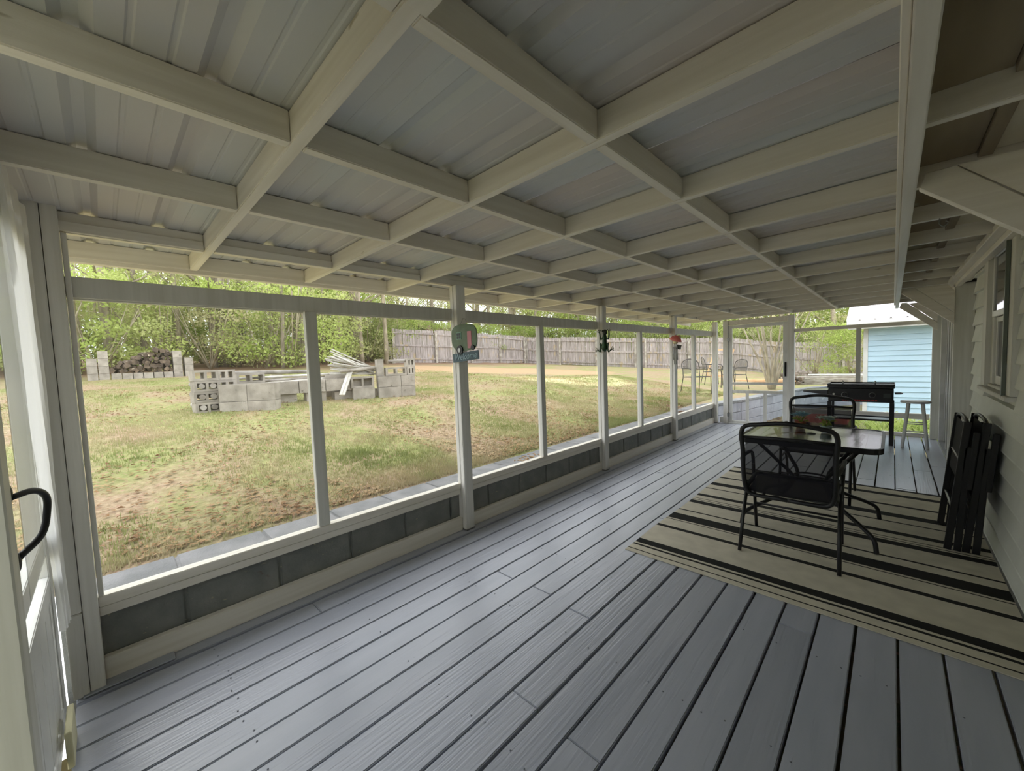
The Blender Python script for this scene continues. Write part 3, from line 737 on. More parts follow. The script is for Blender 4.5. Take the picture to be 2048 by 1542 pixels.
# folded chairs leaning at the wall
def folded(loc, rotz, label, w=.53):
    t = thing('folding_chair', label, 'folding chair', loc, rotz, 'black folding chairs leaning on the siding')
    lean = .085
    def pt(y, z, dx=0): return (z*lean+dx, y, z)
    for y in (0, w):
        MB().beam(pt(y, 0), pt(y, .865), .016, .036, (1, 0, 0)).build('back_leg', BLACK, t, bevel=.003)
        MB().beam(pt(y, .0, .045), pt(y, .70, .02), .016, .034, (1, 0, 0)).build('front_leg', BLACK, t, bevel=.003)
        MB().beam(pt(y, .80, .045), pt(y, .42, .05), .02, .03, (1, 0, 0)).build('arm', BLACK, t, bevel=.004)
    for z, dx in ((.16, .045), (.27, 0), (.60, 0)):
        MB().tube([pt(.01, z, dx), pt(w-.01, z, dx)], .009, 8).build('stretcher', GREYM, t)
    MB().tube(smooth_path([pt(0, .845), pt(w*.25, .872), pt(w*.75, .872), pt(w, .845)], 4), .011, 8).build('top_bar', BLACK, t)
    for z0, z1, dx in ((.47, .84, -.004), (.28, .62, .03)):
        MB().add([pt(.02, z0, dx), pt(w-.02, z0, dx), pt(w-.02, z1, dx), pt(.02, z1, dx)], [(0, 1, 2, 3)]).build('back_sling' if z1 > .7 else 'seat_sling', BLACKM, t)
    return t
folded((.285, 3.86, RUGZ), 0, 'outer black folding chair of the pair leaning against the siding')
folded((.368, 3.87, RUGZ), 0, 'inner black folding chair of the pair, nearest the siding')
# griddle
g = thing('flat_top_griddle', 'black two burner flat top griddle on legs at the far end of the deck', 'griddle', (-.335, 7.78, 0))
HX = .365
MB().box(-HX, HX, -.24, .24, .80, .835).build('griddle_top', BLACK, g, bevel=.006)
MB().box(-HX+.004, HX-.004, -.235, -.226, .836, .862).build('griddle_rim', BLACK, g)
MB().box(-HX+.004, HX-.004, .226, .235, .836, .862).build('griddle_rim', BLACK, g)
MB().box(-HX-.002, -HX+.006, -.235, .235, .836, .862).build('griddle_rim', BLACK, g)
MB().box(HX-.006, HX+.002, -.235, .235, .836, .862).build('griddle_rim', BLACK, g)
MB().box(-HX+.01, HX-.01, -.225, .225, .8365, .842).build('hot_plate', mat('seasoned_steel', srgb(120, 120, 124), .3, .6), g)
MB().box(-HX+.01, HX-.01, -.23, .22, .60, .799).build('burner_box', BLACK, g, bevel=.008)
for i, x in enumerate((-.165, .135)):
    mb = MB(); mb.tube([(x, -.262, .705), (x, -.2301, .705)], .030, 18); mb.box(x-.006, x+.006, -.272, -.262, .683, .727)
    kb = mb.build('control_knob', BLACK, g)
    MB().tube([(x+.034*math.cos(a), -.233, .705+.034*math.sin(a)) for a in [2*PI*i/20 for i in range(20)]], .004, 6, closed=True).build('knob_ring', GREYM, kb)
MB().tube([(-.29, -.244, .71), (-.29, -.2301, .71)], .014, 14).build('igniter_button', WHITE, g)
MB().box(.25, .325, -.233, -.2301, .67, .73).build('panel_label', mat('dark_label', srgb(60, 66, 66), .5), g)
mb = MB(); x = -.19
while x < .19:
    wd = random.choice((.012, .018, .022)); mb.box(x, x+wd, -.2325, -.2301, .618, .636); x += wd+.007
mb.build('red_lettering', mat('red_letter', srgb(170, 40, 36), .5), g)
for x in (-HX+.026, HX-.026):
    for y in (-.20, .19):
        MB().box(x-.025, x+.025, y-.022, y+.022, .0, .599).build('leg', BLACK, g, bevel=.003)
for y in (-.20, .19): MB().box(-HX+.052, HX-.052, y-.012, y+.012, .335, .36).build('leg_rail', BLACK, g)
MB().box(-HX+.052, HX-.052, -.177, .167, .337, .345).build('lower_shelf', mat('shelf_steel', srgb(120, 124, 124), .35, .5), g)
MB().prism([(-HX-.30, .732), (-HX-.30, .752), (-HX-.001, .765), (-HX-.001, .690)], -.2, .18, 'y').build('side_shelf', mat('shelf_top', srgb(60, 62, 66), .25, .4), g)
mb = MB(); mb.tube(smooth_path([(HX+.001, -.1, .72), (HX+.06, -.1, .722), (HX+.075, -.04, .722), (HX+.06, .02, .722), (HX+.001, .02, .72)]), .009, 8); mb.build('side_handle', BLACK, g)
for x in (-.20, .16): MB().tube([(x, .0, .8425), (x, .0, .895)], .008, 8).build('scraper_handle', GREYM, g)
# stool
st = thing('wooden_stool', 'white painted round wooden stool beside the griddle', 'stool', (.235, 7.62, 0))
MB().lathe([(0, .608), (.140, .608), (.150, .615), (.150, .630), (.142, .637), (0, .637)], 28).build('seat', WHITE, st)
for a in (45, 135, 225, 315):
    c, s = math.cos(math.radians(a)), math.sin(math.radians(a))
    MB().tube([(c*.095, s*.095, .607), (c*.17, s*.17, .0)], [.019, .015], 10).build('leg', WHITE, st)
for z, k in ((.20, 0), (.33, 1)):
    for a in (45, 135) if k else (45, 135):
        q = .095+.075*(1-z/.607)
        c, s = math.cos(math.radians(a))*q, math.sin(math.radians(a))*q
        c2, s2 = -s, c
        MB().tube([(c*.97, s*.97, z), (c2*.97, s2*.97, z)], .008, 8).build('rung', WHITE, st)
        MB().tube([(-c*.97, -s*.97, z), (-c2*.97, -s2*.97, z)], .008, 8).build('rung', WHITE, st)

# flowers on the table
def flowers(loc, petal, pot, label, nfl, hh, sp, green=True):
    t = thing('flower_pot', label, 'flowers', loc)
    MB().lathe([(0, 0), (.030, 0), (.040, .045), (.043, .050), (.037, .052), (.034, .046), (.0, .044)], 16).build('pot', pot, t)
    mb = MB()
    for i in range(9):
        a = i*2.4; r = sp*.6; mb.tube([(0, 0, .045), (r*.5*math.cos(a), r*.5*math.sin(a), hh*.6), (r*math.cos(a), r*math.sin(a), hh*.85)], .0025, 5)
    for i in range(12):
        a = random.random()*6.28; r = sp*random.uniform(.4, 1.1); z = random.uniform(.05, hh*.8); c, s = math.cos(a), math.sin(a)
        mb.add([(c*r*.5, s*r*.5, z), (c*r-.012*s, s*r+.012*c, z+.012), (c*(r+.03), s*(r+.03), z+.0), (c*r+.012*s, s*r-.012*c, z+.012)], [(0, 1, 2, 3)])
    mb.build('foliage', LEAFC, t)
    for i in range(nfl):
        a = i*2.399; r = sp*math.sqrt(i/nfl); c = Vector((r*math.cos(a), r*math.sin(a), hh-.25*r+random.uniform(-.012, .012)))
        mb = MB()
        for k in range(7):
            b2 = k*2*PI/7; d = Vector((math.cos(b2), math.sin(b2), .35)); sd_ = Vector((-math.sin(b2), math.cos(b2), 0))
            mb.add([c, c+d*.024+sd_*.015, c+d*.040, c+d*.024-sd_*.015], [(0, 1, 2, 3)])
        mb.blob(c, (.006, .006, .005), 6, 4); mb.build('blossom', petal, t)
PB = leaf('blue_petal', srgb(150, 190, 206), srgb(172, 208, 220), srgb(196, 222, 230), .2)
PW = leaf('pale_petal', srgb(186, 208, 204), srgb(204, 220, 214), srgb(224, 232, 224), .2)
flowers((-.56, 4.12, RUGZ+.709), PB, mat('terracotta', srgb(150, 92, 66), .7), 'small pot of pale blue flowers at the far side of the glass table', 12, .115, .055)
flowers((-.375, 3.98, RUGZ+.709), PW, mat('milky_pot', srgb(150, 170, 168), .3), 'small pot of greenish white flowers near the middle of the table', 12, .115, .05)

# ================================================================== things hung on the posts
PF = 1.984
cs = thing('camper_sign', 'green and pink camper shaped wooden welcome sign hanging on a post', 'sign', (-2.395, PF-.012, 1.565))
out = smooth_path([(-.150, 0, -.03), (-.155, 0, .02), (-.145, 0, .07), (-.10, 0, .103), (0, 0, .112), (.09, 0, .103), (.140, 0, .07), (.152, 0, .0), (.145, 0, -.05), (.11, 0, -.085), (.0, 0, -.095), (-.09, 0, -.09), (-.13, 0, -.065)], 4)
MB().prism([(p.x, p.z) for p in out], -.008, .0, 'y').build('camper_body', mat('mint_green', srgb(108, 128, 104), .6, col2=srgb(96, 112, 90), scale=(20, 20, 20)), cs)
MB().box(.045, .092, -.0115, -.0082, -.078, .052).build('camper_door', mat('pink_panel', srgb(196, 132, 142), .6), cs)
wd = MB().box(-.088, -.028, -.0115, -.0082, -.005, .052).build('window_frame', mat('pale_mint', srgb(130, 168, 150), .6), cs)
for i in (0, 1):
    for j in (0, 1): MB().box(-.080+.026*i, -.060+.026*i, -.0135, -.0117, .002+.024*j, .021+.024*j).build('pane', BLACK, wd)
mb = MB(); mb.tube([(-.048, -.018, -.088), (-.048, -.0082, -.088)], .036, 20); wh = mb.build('wheel', BLACK, cs)
mb = MB(); mb.tube([(-.048, -.021, -.088), (-.048, -.0182, -.088)], .017, 16); mb.build('hub_cap', GREYM, wh)
mb = MB(); mb.tube([(.108, -.018, -.075), (.108, -.0082, -.075)], .020, 16); mb.build('wheel', BLACK, cs)
pl = MB().box(-.155, .155, -.007, .0, -.034, .034).build('welcome_plank', mat('slate_blue', srgb(78, 98, 108), .6), cs, (.008, -.001, -.14), (0, math.radians(-4), 0))
fc = bpy.data.curves.new('lettering', 'FONT'); fc.body = 'Welcome'; fc.size = .068; fc.extrude = .0012; fc.align_x = 'CENTER'; fc.align_y = 'CENTER'; fc.shear = .3
fo = bpy.data.objects.new('tmp', fc); C.objects.link(fo); dg = bpy.context.evaluated_depsgraph_get()
tme = bpy.data.meshes.new_from_object(fo.evaluated_get(dg)); bpy.data.objects.remove(fo); tme.materials.clear(); tme.materials.append(mat('letter_white', srgb(150, 175, 185), .6))
link('lettering', tme, pl, (0, -.0085, 0), (PI/2, 0, 0))
mb = MB(); mb.tube([(-.05, -.004, .104), (-.01, -.002, .15), (.02, -.002, .15), (.04, -.004, .108)], .0015, 5); mb.tube([(.0, .012, .152), (.0, -.012, .152)], .003, 6); mb.build('hanging_wire', GREYM, cs)

FG = mat('frog_green', srgb(34, 72, 34), .35, .3, col2=srgb(22, 36, 20), scale=(20, 20, 20))
fr = thing('frog_ornament', 'dark green metal tree frog climbing the middle post', 'ornament', (-2.455, 4.165-.014, 1.555))
mb = MB(); mb.tube(smooth_path([(0, 0, -.11), (0, -.008, -.07), (.004, -.014, -.02), (.006, -.014, .04), (.006, -.012, .09)], 4), [.010, .018, .026, .032, .036, .036, .034, .032, .030, .028, .027, .026, .026, .026, .025, .022, .016], 10)
mb.build('body', FG, fr)
mb = MB(); mb.blob((.012, -.014, .118), (.030, .018, .034), 10, 7); mb.blob((-.012, -.026, .135), .010, 8, 5); mb.blob((.036, -.026, .135), .010, 8, 5); mb.build('head', mat('frog_dark', srgb(24, 30, 18), .4, .3), fr)
def limb(pts, fs_, fd):
    mb = MB(); mb.tube(smooth_path(pts, 4), .0085, 7)
    e = Vector(pts[-1])
    for a in fd:
        t = e+Vector((math.cos(a)*.032, -.002, math.sin(a)*.032)); mb.tube([e, t], .0035, 5); mb.blob(t, .006, 6, 4)
    mb.build('leg', FG, fr)
limb([(-.018, -.012, .06), (-.045, -.014, .035), (-.055, -.010, .07), (-.065, -.006, .115)], 1, (1.2, 1.9, 2.6))
limb([(.024, -.012, .06), (.052, -.014, .035), (.062, -.010, .08), (.060, -.006, .12)], 1, (.7, 1.4, 2.1))
limb([(-.02, -.010, -.06), (-.055, -.014, -.01), (-.05, -.012, -.07), (-.06, -.008, -.105), (-.09, -.004, -.09)], 1, (2.2, 2.9, 3.6))
limb([(.02, -.010, -.06), (.05, -.014, -.01), (.045, -.012, -.07), (.05, -.008, -.11), (.085, -.004, -.085)], 1, (-.3, .4, 1.1))

wc = thing('wind_chime', 'red topped wind chime with thin grey tubes on the post past the frog', 'wind chime', (-2.44, 6.33-.02, 1.60))
mb = MB(); mb.lathe([(0, .085), (.03, .080), (.062, .058), (.088, .020), (.092, .0), (.07, -.006), (.0, -.006)], 18); mb.build('mushroom_cap', RED, wc, (-.005, -.075, 0), (0, .35, 0))
mb = MB()
for a, zz, r in ((.3, .055, .012), (1.8, .045, .014), (3.6, .05, .012), (5.0, .04, .013), (4.3, .07, .009)):
    MB().blob((math.cos(a)*.055, math.sin(a)*.055, zz), r, 8, 5).build('white_spot', WHITE, wc, (-.005, -.075, 0), (0, .35, 0))
MB().tube([(-.005, -.075, -.006), (0, -.075, -.05)], [.038, .030], 14).build('mushroom_stem', mat('cream_stem', srgb(214, 204, 160), .6), wc)
mb = MB(); mb.blob((.052, -.075, .035), (.030, .028, .05), 10, 7); mb.build('bird_figure', mat('rose_brown', srgb(160, 100, 84), .6, col2=srgb(196, 170, 150), scale=(30, 30, 30)), wc)
MB().box(.035, .105, -.08, -.074, -.125, -.055).build('slate_tag', mat('slate', srgb(46, 48, 34), .6), wc, (0, 0, 0), (0, math.radians(12), 0))
for i, (x, y_) in enumerate(((-.045, -.06), (-.02, -.09), (.01, -.06), (.03, -.09), (.0, -.075))):
    MB().tube([(x, y_, -.09), (x+.004, y_, -.30-.07*(i % 3))], .006, 8).build('chime_tube', GREYM, wc)
mb = MB()
for x, y_ in ((-.045, -.06), (-.02, -.09), (.01, -.06), (.03, -.09)): MB().tube([(x*.5, y_, -.045), (x, y_, -.095)], .0012, 4).build('cord', BLACK, wc)
MB().tube([(0, 0, .09), (0, -.075, .088)], .003, 5).build('hook', BLACK, wc)

# gathered clear sheet at the near corner
vs = []; fs = []; nu_, nv_ = 30, 16
for j in range(nv_+1):
    t = j/nv_; z = 2.03-(2.03-.40)*t
    xa = -2.40; wdt = .50*(1-t)**1.6+.11+.03*math.sin(PI*t)
    for i in range(nu_+1):
        u = i/nu_; x = xa+wdt*u
        y_ = YN+.024+.010*math.sin(u*22+t*3)+.005*math.sin(u*47+t*5)
        vs.append((x, y_, z))
for j in range(nv_):
    for i in range(nu_): a = j*(nu_+1)+i; fs.append((a, a+1, a+nu_+2, a+nu_+1))
tag(MB().add(vs, fs, 0, True).build('plastic_curtain', PLAST2), 'bunched translucent plastic sheet hanging at the near left corner', 'curtain')
tag(MB().box(-1.95, -1.60, YN+.022, YN+.024, .80, 1.98).build('plastic_sheet', PLAST), 'flat clear plastic sheet stretched over the near screen door', 'plastic sheet')

# ================================================================== yard: concrete blocks
def cmu_mesh(l, d, h, axis):
    # open block: two cells through the given axis ('z' up, 'y' towards the depth)
    mb = MB(); w = .032
    if axis == 'z': A, B, Hh = l, d, h
    else: A, B, Hh = l, h, d
    def bx(x0, x1, y0, y1):
        if axis == 'z': mb.box(x0, x1, y0, y1, 0, Hh)
        else: mb.box(x0, x1, 0, Hh, y0, y1)
    bx(0, A, 0, w); bx(0, A, B-w, B)
    for x0 in (0, A/2-w/2, A-w): bx(x0, x0+w, w, B-w)
    me = mb.mesh('concrete_block', CMU); return me
cm = {}
def cmu(p, ang, l=.395, d=.195, h=.195, axis='z', label='', tiltx=0):
    k = (l, d, h, axis)
    if k not in cm: cm[k] = cmu_mesh(l, d, h, axis)
    o = link('concrete_block', cm[k], None, p, (0, 0, ang)); tag(o, label, 'concrete block', 'loose grey concrete blocks in the yard'); return o
def fr2(o, ang, u, v, z): return (o[0]+math.cos(ang)*u-math.sin(ang)*v, o[1]+math.sin(ang)*u+math.cos(ang)*v, z)
A1 = math.atan2(.58, .45); O1 = (-6.91, 1.14)
zg = ground(-6.75, 1.5)-.01
for r in range(2):
    for c in range(2):
        cmu(fr2(O1, A1, .372*c, .004*r, zg-.055+.199*r), A1, .366, .195, (.193, .245)[r], label='%s %s concrete block of the front corner of the left block pile' % (('lower', 'upper')[r], ('left', 'right')[c]))
# hollow-side stack
A2 = math.radians(96); O2 = (-6.98, .885); zs = ground(-7.05, .9)-.01
for r in range(4):
    cmu(fr2(O2, A2, -.012*(r % 2), 0, zs+.153*r), A2, .30, .195, .150, 'y', label='hollow sided concrete block, %s of the stack left of the front corner' % ('lowest', 'second from the bottom', 'third from the bottom', 'topmost')[r])
O3 = (-7.02, 1.17)
for r in range(2):
    cmu(fr2(O3, A2, .0, .02, zs+.305+.152*r), A2, .22, .195, .150, 'y', label='short concrete block behind the front corner, %s of two' % ('lower', 'upper')[r])
cmu(fr2(O3, A2, .0, .02, zs-.0), A2, .38, .195, .150, label='concrete block at the foot of the two short blocks')
cmu(fr2(O3, A2, .0, .02, zs+.152), A2, .38, .195, .150, label='concrete block carrying the two short blocks')
O4 = (-7.35, 1.46); z4 = ground(-7.4, 1.6)
for r in range(3): cmu(fr2(O4, A2, 0, 0, z4-.01+.165*r), A2, .395, .195, .163, 'y', label='block laid on its side behind the front corner, %s of three' % ('bottom', 'middle', 'top')[r])
# bench rows
AB = math.radians(84); OB = (-6.95, 1.80)
for i in range(4):
    x, y, _ = fr2(OB, AB, .44*i, 0, 0); gzb = ground(x, y)
    cmu(fr2(OB, AB, .44*i+.07, .02, gzb-.01), AB, .30, .195, .150, label='%s supporting block under the bench row of concrete blocks' % ('first', 'second', 'third', 'fourth')[i])
for i in range(4):
    x, y, _ = fr2(OB, AB, .44*i, 0, 0)
    cmu(fr2(OB, AB, .405*i, -.02, ground(-6.95, 2.3)+.148), AB+.02*(i % 2), .395, .30, .195, label='%s wide block from the left on top of the bench row' % ('first', 'second', 'third', 'fourth')[i])
cmu(fr2(OB, AB, .18, .95, ground(-7.8, 2.0)+.20), AB, .17, .12, .2, label='upright block holding the poles behind the bench row')
cmu(fr2(OB, AB, .0, .95, ground(-7.8, 2.0)), AB, .4, .195, .198, label='block on the ground under the upright pole holder')
cmu(fr2(OB, AB, 1.1, .9, ground(-7.8, 2.9)+.10), AB, .22, .195, .195, label='pale block behind the screen mullion, left of two')
cmu(fr2(OB, AB, 1.36, .7, ground(-7.6, 3.1)), AB, .3, .195, .195, label='pale block behind the screen mullion, right of two')
# right-hand pile
A5 = math.atan2(.63, .184); O5 = (-6.56, 3.40); z5 = ground(-6.5, 3.6)-.01
for r in range(2):
    for c in range(2):
        cmu(fr2(O5, A5, .40*c, .004*r, z5+.199*r), A5, .393 if c == 0 else .25, .195, .193, label='%s %s block in the front face of the right block pile' % (('lower', 'upper')[r], ('left', 'right')[c]))
zt = z5+.396
for r in range(2): cmu(fr2(O5, A5, .52, .02, zt+.152*r), A5, .15, .195, .150, 'y', label='%s small holed block on the right end of the right pile' % ('lower', 'upper')[r])
cmu(fr2(O5, A5, .14, .01, zt), A5, .37, .17, .150, 'y', label='two holed block lying on top of the right pile')
cmu(fr2(O5, A5, .0, .05, zt), A5, .11, .195, .30, label='tall upright block at the left end on top of the right pile')
O6 = (-6.72, 2.98); z6 = ground(-6.75, 3.1)-.01
cmu(fr2(O6, A5, .02, .0, z6), A5, .36, .195, .195, label='lower block left of the front face of the right pile')
cmu(fr2(O6, A5, .0, .02, z6+.197), A5, .38, .195, .195, 'y', label='upper holed block left of the front face, a pole resting in it')
cmu(fr2((-7.25, 2.75), A5, 0, 0, ground(-7.25, 2.9)), A5, .395, .195, .195, label='block in the shade behind the leaning planks, lower of two')
cmu(fr2((-7.25, 2.75), A5, 0, 0, ground(-7.25, 2.9)+.197), A5, .395, .195, .195, label='block in the shade behind the leaning planks, upper of two')
# poles, sticks, planks
def pole(p0, p1, r, m, name, label, cat='pole', group=None, n=9): return tag(MB().tube([p0, p1], r, n).build(name, m), label, cat, group)
zb1 = ground(-7.8, 2.0)
pole((-7.82, 1.30, zb1+.46), (-7.75, 2.62, zb1+.43), .035, PIPE, 'round_pole', 'long grey fence pole lying highest behind the bench row')
pole((-7.55, 1.45, zb1+.30), (-7.35, 3.15, zb1+.32), .025, PIPE, 'round_pole', 'thin grey pole lying just behind the bench blocks')
pole((-7.62, 1.50, zb1+.36), (-7.30, 3.05, zb1+.37), .022, STICK, 'round_pole', 'pale pole lying beside the thin grey pole')
pole((-7.5, 1.6, zb1+.25), (-7.2, 3.2, zb1+.31), .022, STICK, 'round_pole', 'pale pole lying lowest behind the bench blocks')
for r, (dy, dz) in enumerate(((.085, .078), (.215, .078), (.085, .23), (.215, .23), (.085, .382), (.215, .382))):
    tag(MB().tube([(-6.98, .885+dy, zs+.0+dz+.0), (-7.55, .84+dy, zs+dz+.02)], .036, 12).build('round_pole', PIPE), 'grey pole pushed through a hole of the hollow sided stack', 'pole', 'poles in the hollow stack')
pole((-6.86, 2.85, z6+.50), (-6.73, 3.48, z5+.55), .03, OLDW, 'round_pole', 'tan pole resting across the holed block of the right pile')
pole((-6.66, 3.66, zt+.262), (-6.52, 3.93, zt+.262), .028, PIPE, 'round_pole', 'short pole bridging the blocks on top of the right pile')
for i in range(26):
    a = i/26; p1 = Vector((-6.80+random.uniform(-.05, .05), 3.43+random.uniform(-.04, .06), zt+.02+random.uniform(0, .16)))
    p0 = p1+Vector((-.15+random.uniform(-.1, .1), -.62-random.uniform(0, .15), .02+.36*random.random()**1.3))
    tag(MB().tube([p0, p1], random.uniform(.009, .016), 6).build('garden_stake', STICK), 'pale stick in the fanned bundle on top of the right block pile', 'stick', 'bundle of pale sticks')
for i, (x, y, dx) in enumerate(((-6.62, 2.72, .0), (-6.60, 2.76, .05))):
    MBp = MB().beam((x+.05, y, ground(x, y)+.12), (x-.25, y+.30, ground(x, y)+.52), .045, .018)
    tag(MBp.build('plank', STICK), '%s white plank leaning between the bench row and the right pile' % ('lower', 'upper')[i], 'plank')
# firewood rack
XR = -15.35
zr = min(ground(XR, 0), ground(XR, 1.5))-.05
cols = [(-.25, 3, 'far left column'), (-.035, 4, 'second column'), (1.48, 4, 'right column'), (1.735, 3, 'far right column')]
for y, nrow, nm in cols:
    for r in range(nrow):
        o = link('concrete_block', cm[(.395, .195, .195, 'z')], None, (XR+.02, y, zr+.2*r), (0, 0, PI/2)); o.rotation_euler = (0, 0, PI/2); o.location = (XR+.195, y, zr+.2*r)
        o.rotation_euler = (0, 0, PI); o.location = (XR+.3, y+.195, zr+.2*r)
        tag(o, '%s block of the %s of the firewood rack' % (('lowest', 'second', 'third', 'top')[r], nm), 'concrete block', 'concrete blocks of the firewood rack')
for i in range(6):
    o = link('concrete_block', cm[(.395, .195, .195, 'z')], None, (XR+.28, .19+.213*i+.2, zr), (0, 0, PI))
    tag(o, 'block in the ground row under the firewood, %s from the left' % ('first', 'second', 'third', 'fourth', 'fifth', 'sixth')[i], 'concrete block', 'concrete blocks of the firewood rack')
logs = []
for i in range(5):
    mb = MB(); nn = 9; r0 = [random.uniform(.75, 1.15) for _ in range(nn)]; vs = []; fs = []
    for x in (-.19, -.06, .07, .19):
        for j in range(nn):
            a = 2*PI*j/nn; rr_ = r0[j]*(.072+random.uniform(-.008, .008)); vs.append((x+random.uniform(-.01, .01), rr_*math.cos(a), rr_*.85*math.sin(a)))
    for k in range(3):
        for j in range(nn): fs.append((k*nn+j, k*nn+(j+1) % nn, (k+1)*nn+(j+1) % nn, (k+1)*nn+j))
    fs += [tuple(reversed(range(nn))), tuple(3*nn+j for j in range(nn))]
    mb.add(vs, fs); logs.append(mb.mesh('firewood_log', LOGM))
y = .24
row = 0; zz = zr+.265
while row < 6:
    ymax = 1.45; y = .26+(row % 2)*.06
    while y < ymax:
        lim = (.17+.47*((y-.2)/1.2)) if y < 1.25 else .62
        if row*.105 < lim:
            o = link('firewood_log', random.choice(logs), None, (XR+.1+random.uniform(-.05, .07), y+random.uniform(-.02, .02), zz+row*.108+random.uniform(-.015, .015)),
                     (random.uniform(0, 6.28), random.uniform(-.15, .15), random.uniform(-.3, .3)), random.uniform(.7, 1.1))
            tag(o, 'split firewood log heaped between the two block columns of the rack', 'log', 'firewood logs in the rack')
        y += .118
    row += 1

# ================================================================== yard: fence
FP = [(-18.8, 10.64), (-17.95, 15.2), (-18.1, 20.4), (-10.7, 22.7), (-6.6, 24.9), (-1.9, 27.2), (4.5, 29.6)]
fn = [thing('picket_fence', 'weathered grey picket fence section along the back left of the yard', 'fence', (0, 0, 0)),
      thing('picket_fence', 'weathered brown picket fence section running across the back to the shed', 'fence', (0, 0, 0))]
pk = [MB().prism([(0, 0), (.128, 0), (.128, 1.76), (.100, 1.80), (.028, 1.80), (0, 1.76)], 0, .018, 'y').mesh('picket', WGREY) for _ in range(1)][0]
for i in range(len(FP)-1):
    a, c = Vector((*FP[i], 0)), Vector((*FP[i+1], 0)); d = (c-a); ln = d.length; d.normalize(); par = fn[0] if i < 2 else fn[1]
    ang = math.atan2(d.y, d.x); q = 0.0; step = .137 if i < 2 else .136
    while q < ln-.1:
        p = a+d*q; hh = ground(p.x, p.y)
        o = link('picket', pk, par, (p.x, p.y, hh-.02+random.uniform(-.012, .012)+(.05 if int(q/2.4) % 2 else 0)), (random.uniform(-.01, .01), random.uniform(-.012, .012), ang))
        q += step
    nrm = Vector((d.y, -d.x, 0)); 
    if nrm.dot(-a) < 0: nrm = -nrm
    q = 0
    while q < ln:
        e = min(q+2.4, ln); p0, p1 = a+d*q, a+d*e; h0, h1 = ground(p0.x, p0.y), ground(p1.x, p1.y)
        for zz in (.22, .93, 1.58):
            MB().beam(p0+nrm*.032+Vector((0, 0, h0+zz)), p1+nrm*.032+Vector((0, 0, h1+zz)), .035, .09).build('fence_rail', WGREY, par)
        MB().box(-.05, .05, -.05, .05, -.1, 1.72).build('fence_post', OLDW, par, (*(p0+nrm*.10).xy, h0), (0, 0, ang))
        q += 2.4
hp = ground(-18.7, 10.4)
tag(MB().beam((-18.55, 10.45, hp-.05), (-18.9, 10.05, hp+2.9), .10, .05).build('leaning_board', OLDW), 'tall pale board leaning at the left end of the fence', 'board')

# ================================================================== yard: shed with blue siding
sh = thing('shed', 'pale blue sided shed with white gutter and metal roof beyond the far screen', 'shed', (-.47, 11.9, -.3))
z = .14; k = 0
MB().box(.03, 4.4, .03, 3.2, 0, 2.12).build('wall_core', BLUE, sh)
MB().box(.0, 4.43, .0, .05, .0, .14).build('base_board', mat('pale_blue_base', srgb(196, 214, 226), .6), sh)
while z < 2.06:
    MB().prism([(.03, z), (.0, z), (.003, z+.004), (.020, z+.112), (.03, z+.112)], .072, 4.33, 'x').build('siding_board', BLUE, sh)
    MB().prism([(.03, z), (.0, z), (.003, z+.004), (.020, z+.112), (.03, z+.112)], .072, 3.2, 'y').build('siding_board', BLUE, sh)
    z += .1125
MB().box(-.008, .07, -.008, .07, .0, 2.12).build('corner_trim', WHITE, sh, bevel=.003)
MB().box(4.33, 4.41, -.008, .07, .0, 2.12).build('corner_trim', WHITE, sh, bevel=.003)
MB().box(-.25, 4.7, -.36, .03, 2.10, 2.12).build('soffit', WHITE, sh)
MB().box(-.25, 4.7, -.38, -.362, 2.09, 2.26).build('fascia', WHITE, sh)
gp = [(-.475, 2.27), (-.475, 2.20), (-.455, 2.15), (-.383, 2.15), (-.383, 2.27), (-.39, 2.27), (-.39, 2.157), (-.452, 2.157), (-.468, 2.203), (-.468, 2.27)]
MB().prism(gp, -.27, 4.72, 'x').build('gutter', WHITE, sh)
vs = []; fs = []; RSH = mat('pale_roof_metal', srgb(226, 216, 224), .35, .1)
x = -.28; row = []
while x < 4.75: row += [(x, 0), (x+.20, 0), (x+.212, .02), (x+.232, .02), (x+.244, 0)]; x += .245
n_ = len(row)
for yy, zz in ((-.45, 2.275), (1.6, 3.15), (3.6, 2.3)):
    for x, dz in row: vs.append((x, yy, zz+dz))
for i in range(2):
    for j in range(n_-1): fs.append((i*n_+j, i*n_+j+1, (i+1)*n_+j+1, (i+1)*n_+j))
MB().add(vs, fs).build('roof_sheet', RSH, sh)
MB().prism([(-.0, 2.12), (3.2, 2.12), (1.6, 3.05)], .0, .03, 'x').build('gable_panel', BLUE, sh)
# elbow pipe of the porch gutter
tag(MB().tube(smooth_path([(.12, END+.20, 2.05), (.12, END+.20, 1.985), (.15, END+.20, 1.945), (.22, END+.20, 1.94), (.33, END+.2, 1.95)], 5), .035, 12).build('gutter_elbow', WHITE), 'white curved gutter pipe under the far right roof corner', 'pipe')

